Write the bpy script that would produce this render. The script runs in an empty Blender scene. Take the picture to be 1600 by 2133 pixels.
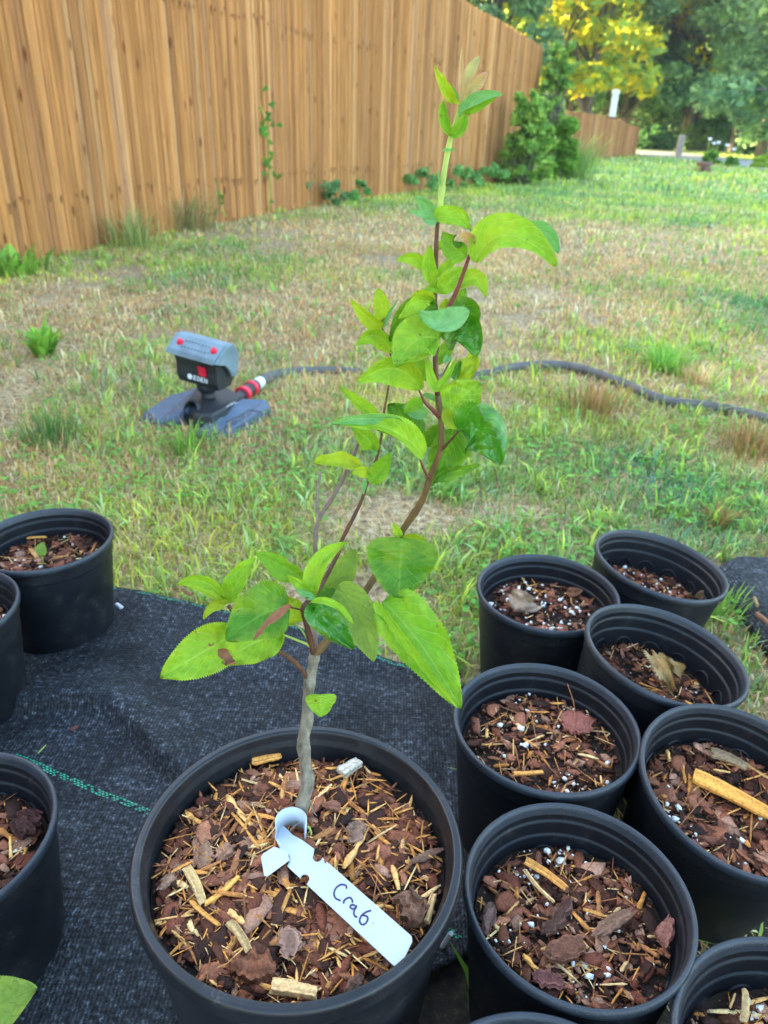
import bpy, math, random
import numpy as np
from mathutils import Vector, Matrix
random.seed(7); RNG = np.random.default_rng(11)
sc = bpy.context.scene
COL = sc.collection
R_ = math.radians
# ------------------------------------------------------------------ camera
CH = 0.75; FP = 1550.0
_n = np.array([105.0, FP*FP/806.0, FP]); _n /= np.linalg.norm(_n)
_f = np.array([0, 0, -1.0]); _h = _f-_f.dot(_n)*_n; _h /= np.linalg.norm(_h)
_x = np.cross(_h, _n)
CR = np.array([_x, _h, _n])                      # camera -> world
cam_d = bpy.data.cameras.new('camera'); cam = bpy.data.objects.new('camera', cam_d); COL.objects.link(cam)
M4 = Matrix([list(CR[0])+[0], list(CR[1])+[0], list(CR[2])+[CH], [0, 0, 0, 1]])
cam.matrix_world = M4
cam_d.sensor_fit = 'VERTICAL'; cam_d.sensor_height = 36.0; cam_d.lens = FP/2133*36
cam_d.clip_start = 0.01; cam_d.clip_end = 2000
cam_d.dof.use_dof = True; cam_d.dof.focus_distance = 0.57; cam_d.dof.aperture_fstop = cam_d.lens/2.3
sc.camera = cam
# ------------------------------------------------------------------ sky, sun, exposure
SUN_EL = R_(11); SUN_AZ = R_(-62)                # azimuth from +Y towards +X
w = bpy.data.worlds.new('World'); sc.world = w; w.use_nodes = True
nt = w.node_tree; bg = nt.nodes['Background']
sky = nt.nodes.new('ShaderNodeTexSky'); sky.sky_type = 'NISHITA'; sky.sun_disc = False
sky.sun_elevation = SUN_EL; sky.sun_rotation = SUN_AZ; sky.air_density = 1.0; sky.dust_density = 3.0; sky.ozone_density = 2.0
tint = nt.nodes.new('ShaderNodeMix'); tint.data_type = 'RGBA'; tint.blend_type = 'MULTIPLY'; tint.inputs[0].default_value = 1.0
nt.links.new(sky.outputs[0], tint.inputs[6]); tint.inputs[7].default_value = (1.05, 1.01, .93, 1)
nt.links.new(tint.outputs[2], bg.inputs[0]); bg.inputs[1].default_value = 0.15
sl = bpy.data.lights.new('sun', 'SUN'); sl.energy = 5.0; sl.angle = R_(0.5); sl.color = (1.0, 0.80, 0.45)
so = bpy.data.objects.new('sun', sl); COL.objects.link(so)
sd = Vector((math.sin(SUN_AZ)*math.cos(SUN_EL), math.cos(SUN_AZ)*math.cos(SUN_EL), math.sin(SUN_EL)))
so.rotation_euler = sd.to_track_quat('Z', 'Y').to_euler()
sc.view_settings.view_transform = 'Standard'; sc.view_settings.look = 'None'
sc.view_settings.exposure = 3.5; sc.view_settings.gamma = 1.0

# ------------------------------------------------------------------ placing helpers
def ray(x, y): return CR@np.array([x-800.0, -(y-1066.5), -FP])
def g(x, y, z=0.0):
    r = ray(x, y); t = (z-CH)/r[2]; return np.array([r[0]*t, r[1]*t, z])
def atY(x, y, Y):
    r = ray(x, y); t = Y/r[1]; return np.array([r[0]*t, Y, CH+r[2]*t])
def onplane(x, y, p0, n):
    r = ray(x, y); c = np.array([0, 0, CH]); t = np.dot(p0-c, n)/np.dot(r, n); return c+r*t
def depth(P): return -float((np.asarray(P)-np.array([0, 0, CH]))@CR[:, 2])
def topz(P, y):                                  # height at which the vertical over P shows at image row y
    lo, hi = -1, 30
    for _ in range(50):
        m = (lo+hi)/2; c = (np.array([P[0], P[1], m-CH]))@CR
        yy = 1066.5-FP*c[1]/-c[2]
        if yy > y: lo = m
        else: hi = m
    return m
# ------------------------------------------------------------------ object helpers
def tag(o, label=None, cat=None, group=None, kind=None):
    if label: o['label'] = label
    if cat: o['category'] = cat
    if group: o['group'] = group
    if kind: o['kind'] = kind
    return o
def link(o, parent=None):
    COL.objects.link(o)
    if parent: o.parent = parent
    return o
def empty(name, loc=(0, 0, 0), rot=(0, 0, 0)):
    o = bpy.data.objects.new(name, None); o.empty_display_size = .05; o.location = loc; o.rotation_euler = rot
    return link(o)
def mesh_np(name, V, F, mat, col=None, parent=None, smooth=False, uv=None):
    """V (n,3); F (m,k) equal-size faces or list of such arrays"""
    me = bpy.data.meshes.new(name); V = np.asarray(V, np.float32)
    Fs = F if isinstance(F, list) else [F]
    Fs = [np.asarray(f, np.int32) for f in Fs if len(f)]
    loops = np.concatenate([f.ravel() for f in Fs]); tot = np.concatenate([np.full(len(f), f.shape[1], np.int32) for f in Fs])
    st = np.concatenate([[0], np.cumsum(tot)[:-1]]).astype(np.int32)
    me.vertices.add(len(V)); me.vertices.foreach_set('co', V.ravel())
    me.loops.add(len(loops)); me.loops.foreach_set('vertex_index', loops)
    me.polygons.add(len(tot)); me.polygons.foreach_set('loop_start', st); me.polygons.foreach_set('loop_total', tot)
    me.update(calc_edges=True); me.validate()
    if smooth: me.polygons.foreach_set('use_smooth', np.ones(len(me.polygons), bool))
    if col is not None:
        a = me.color_attributes.new('Col', 'FLOAT_COLOR', 'POINT')
        c = np.ones((len(V), 4), np.float32); c[:, :3] = col; a.data.foreach_set('color', c.ravel())
    if uv is not None:
        l = me.uv_layers.new(name='UVMap'); l.data.foreach_set('uv', np.asarray(uv, np.float32)[loops].ravel())
    for m in (mat if isinstance(mat, (list, tuple)) else [mat]): me.materials.append(m)
    o = bpy.data.objects.new(name, me); return link(o, parent)
class MB:
    def __init__(s): s.v = []; s.f = []; s.c = []
    def add(s, V, F, c=None):
        b = len(s.v); s.v += [tuple(map(float, p)) for p in V]; s.f += [tuple(int(i)+b for i in f) for f in F]
        s.c += [c or (1, 1, 1)]*len(V)
    def prism(s, poly, z0, z1, inset=0.0, c=None, M=None):   # poly xy list, bevelled top
        n = len(poly); P = np.array(poly, float); ce = P.mean(0)
        rings = [(P, z0), (P, z1-inset)] + ([(ce+(P-ce)*(1-inset*1.2/max(.001, np.abs(P-ce).max())), z1)] if inset else [])
        V = [(p[0], p[1], z) for r, z in rings for p in r]
        if M is not None: V = [tuple(M@Vector(v)) for v in V]
        F = [tuple(range(n-1, -1, -1)), tuple(range((len(rings)-1)*n, len(rings)*n))]
        for k in range(len(rings)-1):
            for i in range(n): j = (i+1) % n; F.append((k*n+i, k*n+j, (k+1)*n+j, (k+1)*n+i))
        s.add(V, F, c)
    def tube(s, pts, rad, n=8, c=None, cap=True):
        pts = [Vector(p) for p in pts]; m = len(pts)
        if not hasattr(rad, '__len__'): rad = [rad]*m
        V = []; up = Vector((0, 0, 1)); pn = None
        for i, p in enumerate(pts):
            t = (pts[min(i+1, m-1)]-pts[max(i-1, 0)]).normalized()
            if pn is None:
                a = t.orthogonal().normalized()
            else:
                a = (pn-t*pn.dot(t)).normalized()
            pn = a; b = t.cross(a)
            for k in range(n):
                q = 2*math.pi*k/n; V.append(p+(a*math.cos(q)+b*math.sin(q))*rad[i])
        F = [(i*n+k, i*n+(k+1) % n, (i+1)*n+(k+1) % n, (i+1)*n+k) for i in range(m-1) for k in range(n)]
        if cap: F += [tuple(range(n-1, -1, -1)), tuple(range((m-1)*n, m*n))]
        s.add(V, F, c)
    def lathe(s, prof, n=96, c=None, M=None):
        V = [(r*math.cos(2*math.pi*k/n), r*math.sin(2*math.pi*k/n), z) for r, z in prof for k in range(n)]
        if M is not None: V = [tuple(M@Vector(v)) for v in V]
        F = [(i*n+k, i*n+(k+1) % n, (i+1)*n+(k+1) % n, (i+1)*n+k) for i in range(len(prof)-1) for k in range(n)]
        s.add(V, F, c)
    def build(s, name, mat, parent=None, smooth=False, sub=0):
        me = bpy.data.meshes.new(name); me.from_pydata(s.v, [], s.f); me.update()
        a = me.color_attributes.new('Col', 'FLOAT_COLOR', 'POINT')
        c = np.ones((len(s.v), 4), np.float32); c[:, :3] = s.c; a.data.foreach_set('color', c.ravel())
        if smooth: me.polygons.foreach_set('use_smooth', np.ones(len(me.polygons), bool))
        me.materials.append(mat); o = bpy.data.objects.new(name, me); link(o, parent)
        if smooth == 'auto':
            m = o.modifiers.new('es', 'EDGE_SPLIT'); m.split_angle = R_(38)
        return o
def spline(P, n=8):
    P = [np.asarray(p, float) for p in P]; Q = [P[0]*2-P[1]]+P+[P[-1]*2-P[-2]]; out = []
    for i in range(1, len(Q)-2):
        for k in range(n):
            t = k/n; a, b, c, d = Q[i-1:i+3]
            out.append(.5*((2*b)+(c-a)*t+(2*a-5*b+4*c-d)*t*t+(3*b-a-3*c+d)*t**3))
    out.append(P[-1]); return out
_lat = RNG.random((256, 256))
def noise2(x, y, s=1.0, o=0):
    x = np.asarray(x, float)/s+37.3+o*13.7; y = np.asarray(y, float)/s+91.1+o*7.1
    i = np.floor(x).astype(int); j = np.floor(y).astype(int); u = x-i; v = y-j
    u = u*u*(3-2*u); v = v*v*(3-2*v); L = lambda a, b: _lat[a % 256, b % 256]
    return (L(i, j)*(1-u)+L(i+1, j)*u)*(1-v)+(L(i, j+1)*(1-u)+L(i+1, j+1)*u)*v
def fbm(x, y, s, o=0, n=3): return sum(noise2(x, y, s/2**k, o+k)*.5**k for k in range(n))/sum(.5**k for k in range(n))
# ------------------------------------------------------------------ materials
def mat(name):
    m = bpy.data.materials.new(name); m.use_nodes = True; t = m.node_tree
    return m, t, t.nodes['Principled BSDF']
def N(t, ty, **kw):
    n = t.nodes.new(ty)
    for k, v in kw.items():
        if k in n.inputs.keys(): n.inputs[k].default_value = v
        else: setattr(n, k, v)
    return n
def ramp(t, fac, stops):
    r = t.nodes.new('ShaderNodeValToRGB'); e = r.color_ramp.elements
    while len(e) < len(stops): e.new(.5)
    for k, (p, c) in enumerate(stops): e[k].position = p; e[k].color = (*c, 1)
    t.links.new(fac, r.inputs[0]); return r.outputs[0]
def bump(t, b, h, strength=.5, dist=.002):
    n = N(t, 'ShaderNodeBump', Strength=strength, Distance=dist); t.links.new(h, n.inputs['Height']); t.links.new(n.outputs[0], b.inputs['Normal']); return n
def coords(t, scale=(1, 1, 1), kind='Object'):
    c = t.nodes.new('ShaderNodeTexCoord'); m = t.nodes.new('ShaderNodeMapping'); m.inputs['Scale'].default_value = scale
    t.links.new(c.outputs[kind], m.inputs[0]); return m.outputs[0]
def noise(t, vec, scale, detail=4, rough=.5, dist=0):
    n = N(t, 'ShaderNodeTexNoise', Scale=scale, Detail=detail, Roughness=rough, Distortion=dist); t.links.new(vec, n.inputs['Vector']); return n.outputs['Fac']
def mul(t, a, b, mode='MULTIPLY', fac=1.0):
    m = t.nodes.new('ShaderNodeMix'); m.data_type = 'RGBA'; m.blend_type = mode
    m.inputs[0].default_value = fac; t.links.new(a, m.inputs[6]); t.links.new(b, m.inputs[7]); return m.outputs[2]
def simple(name, c, rough=.5, sc_=60, var=.25, bs=.2, bd=.001, metal=0):
    m, t, b = mat(name); v = coords(t); n = noise(t, v, sc_, 5)
    lo = tuple(x*(1-var) for x in c); hi = tuple(min(1, x*(1+var)) for x in c)
    t.links.new(ramp(t, n, [(.3, lo), (.7, hi)]), b.inputs['Base Color'])
    b.inputs['Roughness'].default_value = rough; b.inputs['Metallic'].default_value = metal
    if bs: bump(t, b, noise(t, v, sc_*4, 3), bs, bd)
    return m
def attr_mat(name, rough=.7, grain=(1, 1, 1), gs=200, var=.35, bs=.5, bd=.001, transl=0.0):
    m, t, b = mat(name); a = t.nodes.new('ShaderNodeVertexColor'); a.layer_name = 'Col'
    v = coords(t, grain); n = noise(t, v, gs, 5, .6)
    c = mul(t, a.outputs[0], ramp(t, n, [(.25, (1-var,)*3), (.75, (1+var,)*3)]))
    t.links.new(c, b.inputs['Base Color']); b.inputs['Roughness'].default_value = rough; b.inputs['Specular IOR Level'].default_value = .18
    if bs: bump(t, b, n, bs, bd)
    if transl:
        tr = t.nodes.new('ShaderNodeBsdfTranslucent'); mx = t.nodes.new('ShaderNodeMixShader'); mx.inputs[0].default_value = transl
        t.links.new(c, tr.inputs[0]); t.links.new(b.outputs[0], mx.inputs[1]); t.links.new(tr.outputs[0], mx.inputs[2])
        t.links.new(mx.outputs[0], t.nodes['Material Output'].inputs[0])
    return m
M = {}
M['grass'] = attr_mat('grass', .55, gs=30, var=.15, bs=0, transl=.35)
M['foliage'] = attr_mat('foliage', .6, gs=2, var=.2, bs=0, transl=.45)
M['chip'] = attr_mat('chip', .68, gs=420, var=.45, bs=.9, bd=.0012)
M['soil'] = attr_mat('soil', .8, gs=300, var=.5, bs=1, bd=.003)
M['plastic_rim'] = None
def leaf_mat(name, c1, c2, vein, transl=.27, rough=.5, blotch=(.50, .56, .03), bl=.0, gloss=.25):
    m, t, b = mat(name)
    uvn = t.nodes.new('ShaderNodeUVMap'); sx = t.nodes.new('ShaderNodeSeparateXYZ'); t.links.new(uvn.outputs[0], sx.inputs[0])
    def mth(op, a, bb=None, cc=None):
        n = t.nodes.new('ShaderNodeMath'); n.operation = op
        for k, q in enumerate((a, bb, cc)):
            if q is None: continue
            if isinstance(q, (int, float)): n.inputs[k].default_value = q
            else: t.links.new(q, n.inputs[k])
        return n.outputs[0]
    U, V_ = sx.outputs[0], sx.outputs[1]
    av = mth('ABSOLUTE', mth('SUBTRACT', V_, .5))
    wob = noise(t, coords(t, (1, 1, 1)), 90, 2)
    ph = mth('ADD', mth('MULTIPLY', mth('SUBTRACT', U, mth('MULTIPLY', mth('POWER', av, .8), .62)), 7.5), mth('MULTIPLY', wob, 1.1))
    fr = mth('ABSOLUTE', mth('SUBTRACT', mth('FRACT', ph), .5))
    side = mth('SMOOTH_MIN', mth('MULTIPLY', fr, 9.0), 1.0, .15)
    mid = mth('SMOOTH_MIN', mth('MULTIPLY', av, 28.0), 1.0, .1)
    h = mth('MULTIPLY', side, mid)                   # 0 on veins
    v = coords(t); n1 = noise(t, v, 45, 4, .6); n2 = noise(t, v, 700, 3, .7)
    base = mul(t, ramp(t, n1, [(.25, c1), (.8, c2)]), ramp(t, noise(t, v, 160, 4, .6), [(.35, (.88,)*3), (.65, (1.08,)*3)]))
    mx = t.nodes.new('ShaderNodeMix'); mx.data_type = 'RGBA'
    t.links.new(mth('MULTIPLY_ADD', h, -.55, .55), mx.inputs[0]); t.links.new(base, mx.inputs[6]); mx.inputs[7].default_value = (*vein, 1)
    col = mx.outputs[2]
    # yellowing between veins and at the margin
    my = t.nodes.new('ShaderNodeMix'); my.data_type = 'RGBA'
    edge = mth('POWER', mth('MULTIPLY', av, 2.0), 5.0)
    f = mth('MULTIPLY', mth('ADD', mth('MULTIPLY', edge, .7), mth('MULTIPLY', mth('SMOOTH_MIN', mth('MAXIMUM', mth('MULTIPLY', mth('SUBTRACT', noise(t, v, 32, 5, .65), .50), 7.0), 0.0), 1.0, .1), 1.1)), bl)
    cl = t.nodes.new('ShaderNodeClamp'); t.links.new(f, cl.inputs[0])
    t.links.new(cl.outputs[0], my.inputs[0]); t.links.new(col, my.inputs[6]); my.inputs[7].default_value = (*blotch, 1)
    col = my.outputs[2]
    ms_ = t.nodes.new('ShaderNodeMix'); ms_.data_type = 'RGBA'; sp_ = mth('MULTIPLY', mth('SMOOTH_MIN', mth('MAXIMUM', mth('MULTIPLY', mth('SUBTRACT', noise(t, v, 130, 2, .5), .70), 22.0), 0.0), 1.0, .1), .8)
    t.links.new(sp_, ms_.inputs[0]); t.links.new(col, ms_.inputs[6]); ms_.inputs[7].default_value = (.20, .11, .03, 1); col = ms_.outputs[2]
    t.links.new(col, b.inputs['Base Color']); b.inputs['Roughness'].default_value = rough
    b.inputs['Specular IOR Level'].default_value = gloss
    hh = mth('ADD', h, mth('MULTIPLY', n2, .25)); bump(t, b, hh, .5, .0009)
    tr = t.nodes.new('ShaderNodeBsdfTranslucent'); ms = t.nodes.new('ShaderNodeMixShader'); ms.inputs[0].default_value = transl
    t.links.new(mul(t, col, ramp(t, n2, [(0, (1.2, 1.15, .5)), (1, (1.2, 1.15, .5))])), tr.inputs[0])
    t.links.new(b.outputs[0], ms.inputs[1]); t.links.new(tr.outputs[0], ms.inputs[2]); t.links.new(ms.outputs[0], t.nodes['Material Output'].inputs[0])
    return m
LM = {
 'b': leaf_mat('leaf_bright', (.21, .43, .018), (.33, .55, .030), (.48, .66, .12), bl=.28),
 'y': leaf_mat('leaf_yellow', (.33, .50, .02), (.42, .55, .03), (.5, .6, .1), bl=.5),
 'm': leaf_mat('leaf_mid', (.15, .37, .016), (.24, .46, .025), (.36, .54, .10), bl=.25),
 'd': leaf_mat('leaf_dark', (.06, .21, .012), (.11, .29, .016), (.20, .38, .06), .3, .38, bl=.2),
 's': leaf_mat('leaf_shiny', (.035, .20, .010), (.09, .32, .014), (.12, .3, .05), .3, .22, bl=.15, gloss=.7),
 't': leaf_mat('leaf_bluish', (.16, .42, .12), (.24, .50, .18), (.38, .58, .30), .3, .55),
 'o': leaf_mat('leaf_olive', (.22, .38, .06), (.3, .45, .09), (.25, .33, .08), .35, .6, bl=.15),
 'z': leaf_mat('leaf_bronze', (.42, .50, .16), (.66, .36, .26), (.62, .58, .36), .3, .7, blotch=(.62, .22, .16), bl=.5),
 'n': leaf_mat('leaf_dry', (.25, .10, .05), (.34, .15, .08), (.2, .08, .04), .15, .7),
}
def bark_mat(name, a, b_, sc_=160):
    m, t, b = mat(name); v = coords(t, (1, 1, .45)); n = noise(t, v, sc_, 6, .65); n3 = noise(t, v, 45, 3)
    t.links.new(mul(t, ramp(t, n, [(.3, a), (.7, b_)]), ramp(t, n3, [(.3, (.7,)*3), (.7, (1.2,)*3)])), b.inputs['Base Color'])
    b.inputs['Roughness'].default_value = .7; bump(t, b, n, .8, .0015); return m
M['bark_grey'] = bark_mat('bark_grey', (.085, .07, .045), (.36, .31, .23))
M['bark_brown'] = bark_mat('bark_brown', (.06, .022, .010), (.17, .075, .03))
M['bark_red'] = bark_mat('bark_red', (.13, .03, .022), (.26, .075, .045))
M['bark_mauve'] = bark_mat('bark_mauve', (.12, .075, .06), (.30, .20, .16))
M['bark_olive'] = bark_mat('bark_olive', (.08, .045, .014), (.22, .125, .035))
M['stem_green'] = bark_mat('stem_green', (.32, .42, .06), (.45, .55, .12))
def plastic(name, c, r, spec=.5, bs=.35, nsc=900, dust=False):
    m, t, b = mat(name); v = coords(t); n = noise(t, v, nsc, 3, .6); n2 = noise(t, v, 14, 4, .6)
    t.links.new(ramp(t, n2, [(.3, tuple(x*.75 for x in c)), (.75, tuple(x*1.5 for x in c))]), b.inputs['Base Color'])
    b.inputs['Specular IOR Level'].default_value = spec
    if dust:
        dm = t.nodes.new('ShaderNodeMix'); dm.data_type = 'RGBA'; q = noise(t, v, 26, 8, .8); q2 = noise(t, v, 500, 2, .5)
        dd = t.nodes.new('ShaderNodeMath'); dd.operation = 'MULTIPLY'; t.links.new(ramp(t, q, [(.52, (0,)*3), (.75, (.8,)*3)]), dd.inputs[0]); t.links.new(ramp(t, q2, [(.45, (0,)*3), (.62, (1,)*3)]), dd.inputs[1])
        t.links.new(dd.outputs[0], dm.inputs[0]); t.links.new(b.inputs['Base Color'].links[0].from_socket, dm.inputs[6]); dm.inputs[7].default_value = (.12, .10, .085, 1); t.links.new(dm.outputs[2], b.inputs['Base Color'])
    rr = N(t, 'ShaderNodeMapRange'); rr.inputs[3].default_value = r-.08; rr.inputs[4].default_value = r+.1; t.links.new(n2, rr.inputs[0]); t.links.new(rr.outputs[0], b.inputs['Roughness'])
    bump(t, b, n, bs, .0006); return m
M['pot'] = plastic('pot_plastic', (.008, .009, .012), .46, .32, dust=True)
M['pot_rim'] = plastic('pot_rim_sheen_plastic', (.020, .026, .036), .42, .6, .9, 600, dust=True)  # bluish sky sheen on the rims is painted into this base colour
M['pot_big'] = plastic('big_pot_plastic', (.014, .015, .018), .30, .42, .08, dust=True)
# woven landscape fabric
def fabric_mat():
    m, t, b = mat('landscape_fabric'); v = coords(t)
    w1 = N(t, 'ShaderNodeTexWave', Scale=75.0, Distortion=2.0, Detail=2.0); w1.bands_direction = 'X'; t.links.new(v, w1.inputs['Vector']); w1.inputs['Detail Scale'].default_value = 3
    w2 = N(t, 'ShaderNodeTexWave', Scale=60.0, Distortion=2.0, Detail=2.0); w2.bands_direction = 'Y'; t.links.new(v, w2.inputs['Vector']); w2.inputs['Detail Scale'].default_value = 3
    wv = mul(t, w1.outputs['Color'], w2.outputs['Color'], 'MULTIPLY')
    n = noise(t, v, 150, 5, .78); n2 = noise(t, v, 11, 5, .65)
    sp = ramp(t, n, [(.42, (.008, .009, .011)), (.56, (.036, .040, .047)), (.70, (.19, .21, .24))])
    c = mul(t, sp, ramp(t, n2, [(.32, (.40,)*3), (.66, (1.5,)*3)]))
    c2 = mul(t, c, ramp(t, w1.outputs['Fac'], [(0, (.55,)*3), (1, (1.3,)*3)]))
    t.links.new(c2, b.inputs['Base Color']); b.inputs['Roughness'].default_value = .65; b.inputs['Specular IOR Level'].default_value = .25
    hm = mul(t, wv, n, 'ADD') if False else wv
    add = t.nodes.new('ShaderNodeMath'); t.links.new(hm, add.inputs[0]); t.links.new(n, add.inputs[1]); bump(t, b, add.outputs[0], .8, .0012)
    return m
M['fabric'] = fabric_mat()
M['stripe'] = simple('green_thread', (.02, .32, .18), .5, 300, .5)
def ground_mat():
    m, t, b = mat('ground'); v = coords(t)
    n = noise(t, v, 1.1, 6, .6); n2 = noise(t, v, 60, 6, .7); n3 = noise(t, v, 260, 4, .7); n0 = noise(t, v, .12, 3)
    c = ramp(t, n2, [(.33, (.14, .085, .05)), (.5, (.46, .34, .19)), (.68, (.82, .66, .42))])
    gr = ramp(t, n2, [(.3, (.17, .27, .07)), (.7, (.36, .46, .14))])
    mx = t.nodes.new('ShaderNodeMix'); mx.data_type = 'RGBA'
    cam_y = t.nodes.new('ShaderNodeSeparateXYZ'); t.links.new(v, cam_y.inputs[0])
    mr = N(t, 'ShaderNodeMapRange'); mr.inputs[1].default_value = 6; mr.inputs[2].default_value = 11; t.links.new(cam_y.outputs[1], mr.inputs[0])
    t.links.new(mr.outputs[0], mx.inputs[0]); t.links.new(c, mx.inputs[6]); t.links.new(gr, mx.inputs[7])
    t.links.new(mul(t, mx.outputs[2], ramp(t, n, [(.35, (.75,)*3), (.65, (1.2,)*3)])), b.inputs['Base Color'])
    b.inputs['Roughness'].default_value = .9; b.inputs['Specular IOR Level'].default_value = .1; bump(t, b, n2, 1, .01); return m
M['ground'] = ground_mat()
M['road'] = simple('asphalt', (.30, .31, .33), .8, 20, .1)
def wood_mat():
    m, t, b = mat('fence_wood'); a = t.nodes.new('ShaderNodeVertexColor'); a.layer_name = 'Col'
    v = coords(t, (1, 1, .045)); n = noise(t, v, 55, 6, .65, .4); v2 = coords(t, (1, 1, .25)); n2 = noise(t, v2, 3.0, 5, .65)
    kn = N(t, 'ShaderNodeTexVoronoi', Scale=7.0); t.links.new(coords(t, (1.3, 1.3, .5)), kn.inputs['Vector'])
    c = mul(t, a.outputs[0], ramp(t, n, [(.28, (.55,)*3), (.5, (.97,)*3), (.75, (1.3,)*3)]))
    c = mul(t, c, ramp(t, n2, [(.3, (.86, .84, .84)), (.55, (1.0, 1.0, 1.0)), (.75, (1.14, 1.1, 1.02))]))
    c = mul(t, c, ramp(t, kn.outputs['Distance'], [(.0, (.30, .22, .2)), (.09, (.55, .45, .4)), (.16, (1, 1, 1))]))
    t.links.new(c, b.inputs['Base Color']); b.inputs['Roughness'].default_value = .8; b.inputs['Specular IOR Level'].default_value = .12; bump(t, b, n, .5, .003); return m
M['wood'] = wood_mat()
M['rust'] = simple('nail_stain', (.05, .03, .02), .8)
# ------------------------------------------------------------------ the setting: ground, road
def sheet(name, pts, z, m, label=None):
    b = MB(); b.add([(p[0], p[1], z) for p in pts], [tuple(range(len(pts)))]); o = b.build(name, m); o['kind'] = 'structure'; return o
sheet('ground', [(-300, -60), (300, -60), (300, 500), (-300, 500)], 0, M['ground'])
rn = [g(1150, 315), g(1320, 325), g(1400, 330), g(1540, 346), g(1700, 372)]
rf = [g(1700, 352), g(1540, 331), g(1400, 316), g(1320, 312), g(1150, 304)]
sheet('road', rn+rf, .006, M['road'])
def soil_patch():
    P = [(-.25, -.3), (-.25, .40), (.02, .44), (.10, .48)]+[(.105+.015*math.sin(k*2.3), y) for k, y in enumerate(np.linspace(.5, .66, 4))]+[(.3, .70), (.5, .66), (.62, .60)]+[(.66+.02*math.sin(k*1.7), y) for k, y in enumerate(np.linspace(.5, -.3, 9))]
    m, t, b = mat('damp_soil'); v = coords(t); n = noise(t, v, 90, 7, .75); t.links.new(ramp(t, n, [(.35, (.012, .009, .007)), (.55, (.05, .035, .022)), (.72, (.16, .11, .07))]), b.inputs['Base Color']); b.inputs['Roughness'].default_value = .9; bump(t, b, n, 1, .006)
    sheet('bare_soil', P, .003, m)
soil_patch()
# ------------------------------------------------------------------ fence
fb = [g(0, 560), g(300, 495), g(650, 430), g(880, 398), g(1040, 378), g(1102, 369)]
d0 = (fb[1]-fb[0]); d0 /= np.linalg.norm(d0)
fpts = [fb[0]-d0*9.0]+fb
def resample(P, step):
    out = [P[0]]; acc = 0
    for a, b_ in zip(P[:-1], P[1:]):
        L = np.linalg.norm(b_-a); d = (b_-a)/L; s = step-acc
        while s <= L: out.append(a+d*s); s += step
        acc = L-(s-step)
    return out
def fence(name, path, hfun, label, bw=.048, panel=50, base_cols=None, seed=1, nails=True):
    rt = empty(name, tuple(path[0])); tag(rt, label, 'fence'); P = resample([np.array(p) for p in path], bw)
    rg = random.Random(seed); mb = MB(); st = MB(); k0 = 0; L = len(P)
    o0 = np.array(path[0])
    for i in range(L-1):
        a, b_ = P[i]-o0, P[i+1]-o0; d = (b_-a); d /= np.linalg.norm(d); nrm = np.array([d[1], -d[0], 0])   # towards the yard
        H = hfun((i+.5)*bw, P[i])+rg.uniform(-.012, .012); wdt = bw*1.004; off = rg.uniform(-.006, .007)
        c = rg.choice(base_cols); f = rg.uniform(.78, 1.12); c = tuple(min(1, x*f) for x in c)
        xs = [0, .07, .5, .93, 1]; ds = [-.001, .009, .013, .009, -.001]; zt = [H-.035, H-.02, H, H-.02, H-.035]
        V = [tuple(a+d*wdt*x+nrm*(q+off)+np.array([0, 0, -.03])) for x, q in zip(xs, ds)]+[tuple(a+d*wdt*x+nrm*(q+off)+np.array([0, 0, z])) for x, q, z in zip(xs, ds, zt)]
        V += [tuple(a+nrm*(off-.012)+np.array([0, 0, -.03])), tuple(a+d*wdt+nrm*(off-.012)+np.array([0, 0, -.03])), tuple(a+nrm*(off-.012)+np.array([0, 0, H-.035])), tuple(a+d*wdt+nrm*(off-.012)+np.array([0, 0, H-.035]))]
        F = [(k, k+1, k+6, k+5) for k in range(4)]+[(11, 10, 12, 13), (10, 0, 5, 12), (4, 11, 13, 9), (12, 5, 6, 7), (12, 7, 13), (13, 7, 8, 9)]
        mb.add(V, F, c)
        if nails:
            for hz in [q_ for q_ in (.32, 1.48) if rg.random() < .42]:
                p = a+d*wdt*.5+nrm*(.0168+off)+np.array([0, 0, hz+rg.uniform(-.03, .03)]); l = rg.uniform(.01, .06)
                e = d*.008
                mb.add([p-e*1.2, p+e*1.2, p+e*.4-np.array([0, 0, l]), p-e*.4-np.array([0, 0, l])], [(0, 1, 2, 3)], (.24, .11, .045))
        if (i+1) % panel == 0 or i == L-2:
            o = mb.build('fence_panel', M['wood'], rt)
            mb = MB(); st = MB()
    # rails behind
    for hz in (.35, 1.2, 2.0):
        if hz > hfun(0, P[0]): continue
        r = MB(); pp = []
        for q in P[::6]+[P[-1]]: pp.append(tuple(q-o0+np.array([0, 0, hz])))
        Pn = []
        for k, q in enumerate(pp):
            a = np.array(pp[max(k-1, 0)]); b_ = np.array(pp[min(k+1, len(pp)-1)]); d = (b_-a); d /= np.linalg.norm(d); Pn.append(np.array(q)-np.array([d[1], -d[0], 0])*.05)
        r.tube(Pn, .03, 6, (.2, .1, .04)); r.build('fence_rail', M['wood'], rt)
    return rt
fc = [(.47, .215, .072), (.51, .235, .080), (.42, .185, .062), (.49, .215, .066), (.37, .165, .062), (.56, .29, .12), (.44, .22, .10)]
FH = 2.42
fence_h = lambda s, p: float(np.interp(p[1], [8, 11.5, 12.8, 14.2, 15], [2.22, 2.19, 2.11, 2.02, 1.98]))
fence('stockade_fence', fpts, fence_h, 'tall brown stockade fence of narrow vertical pickets running along the lawn', base_cols=fc)
f2 = [g(1150, 337), g(1246, 331)]; f2b = [g(1246, 331), g(1292, 327)]; f2c = [g(1292, 327), g(1322, 325)]
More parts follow.
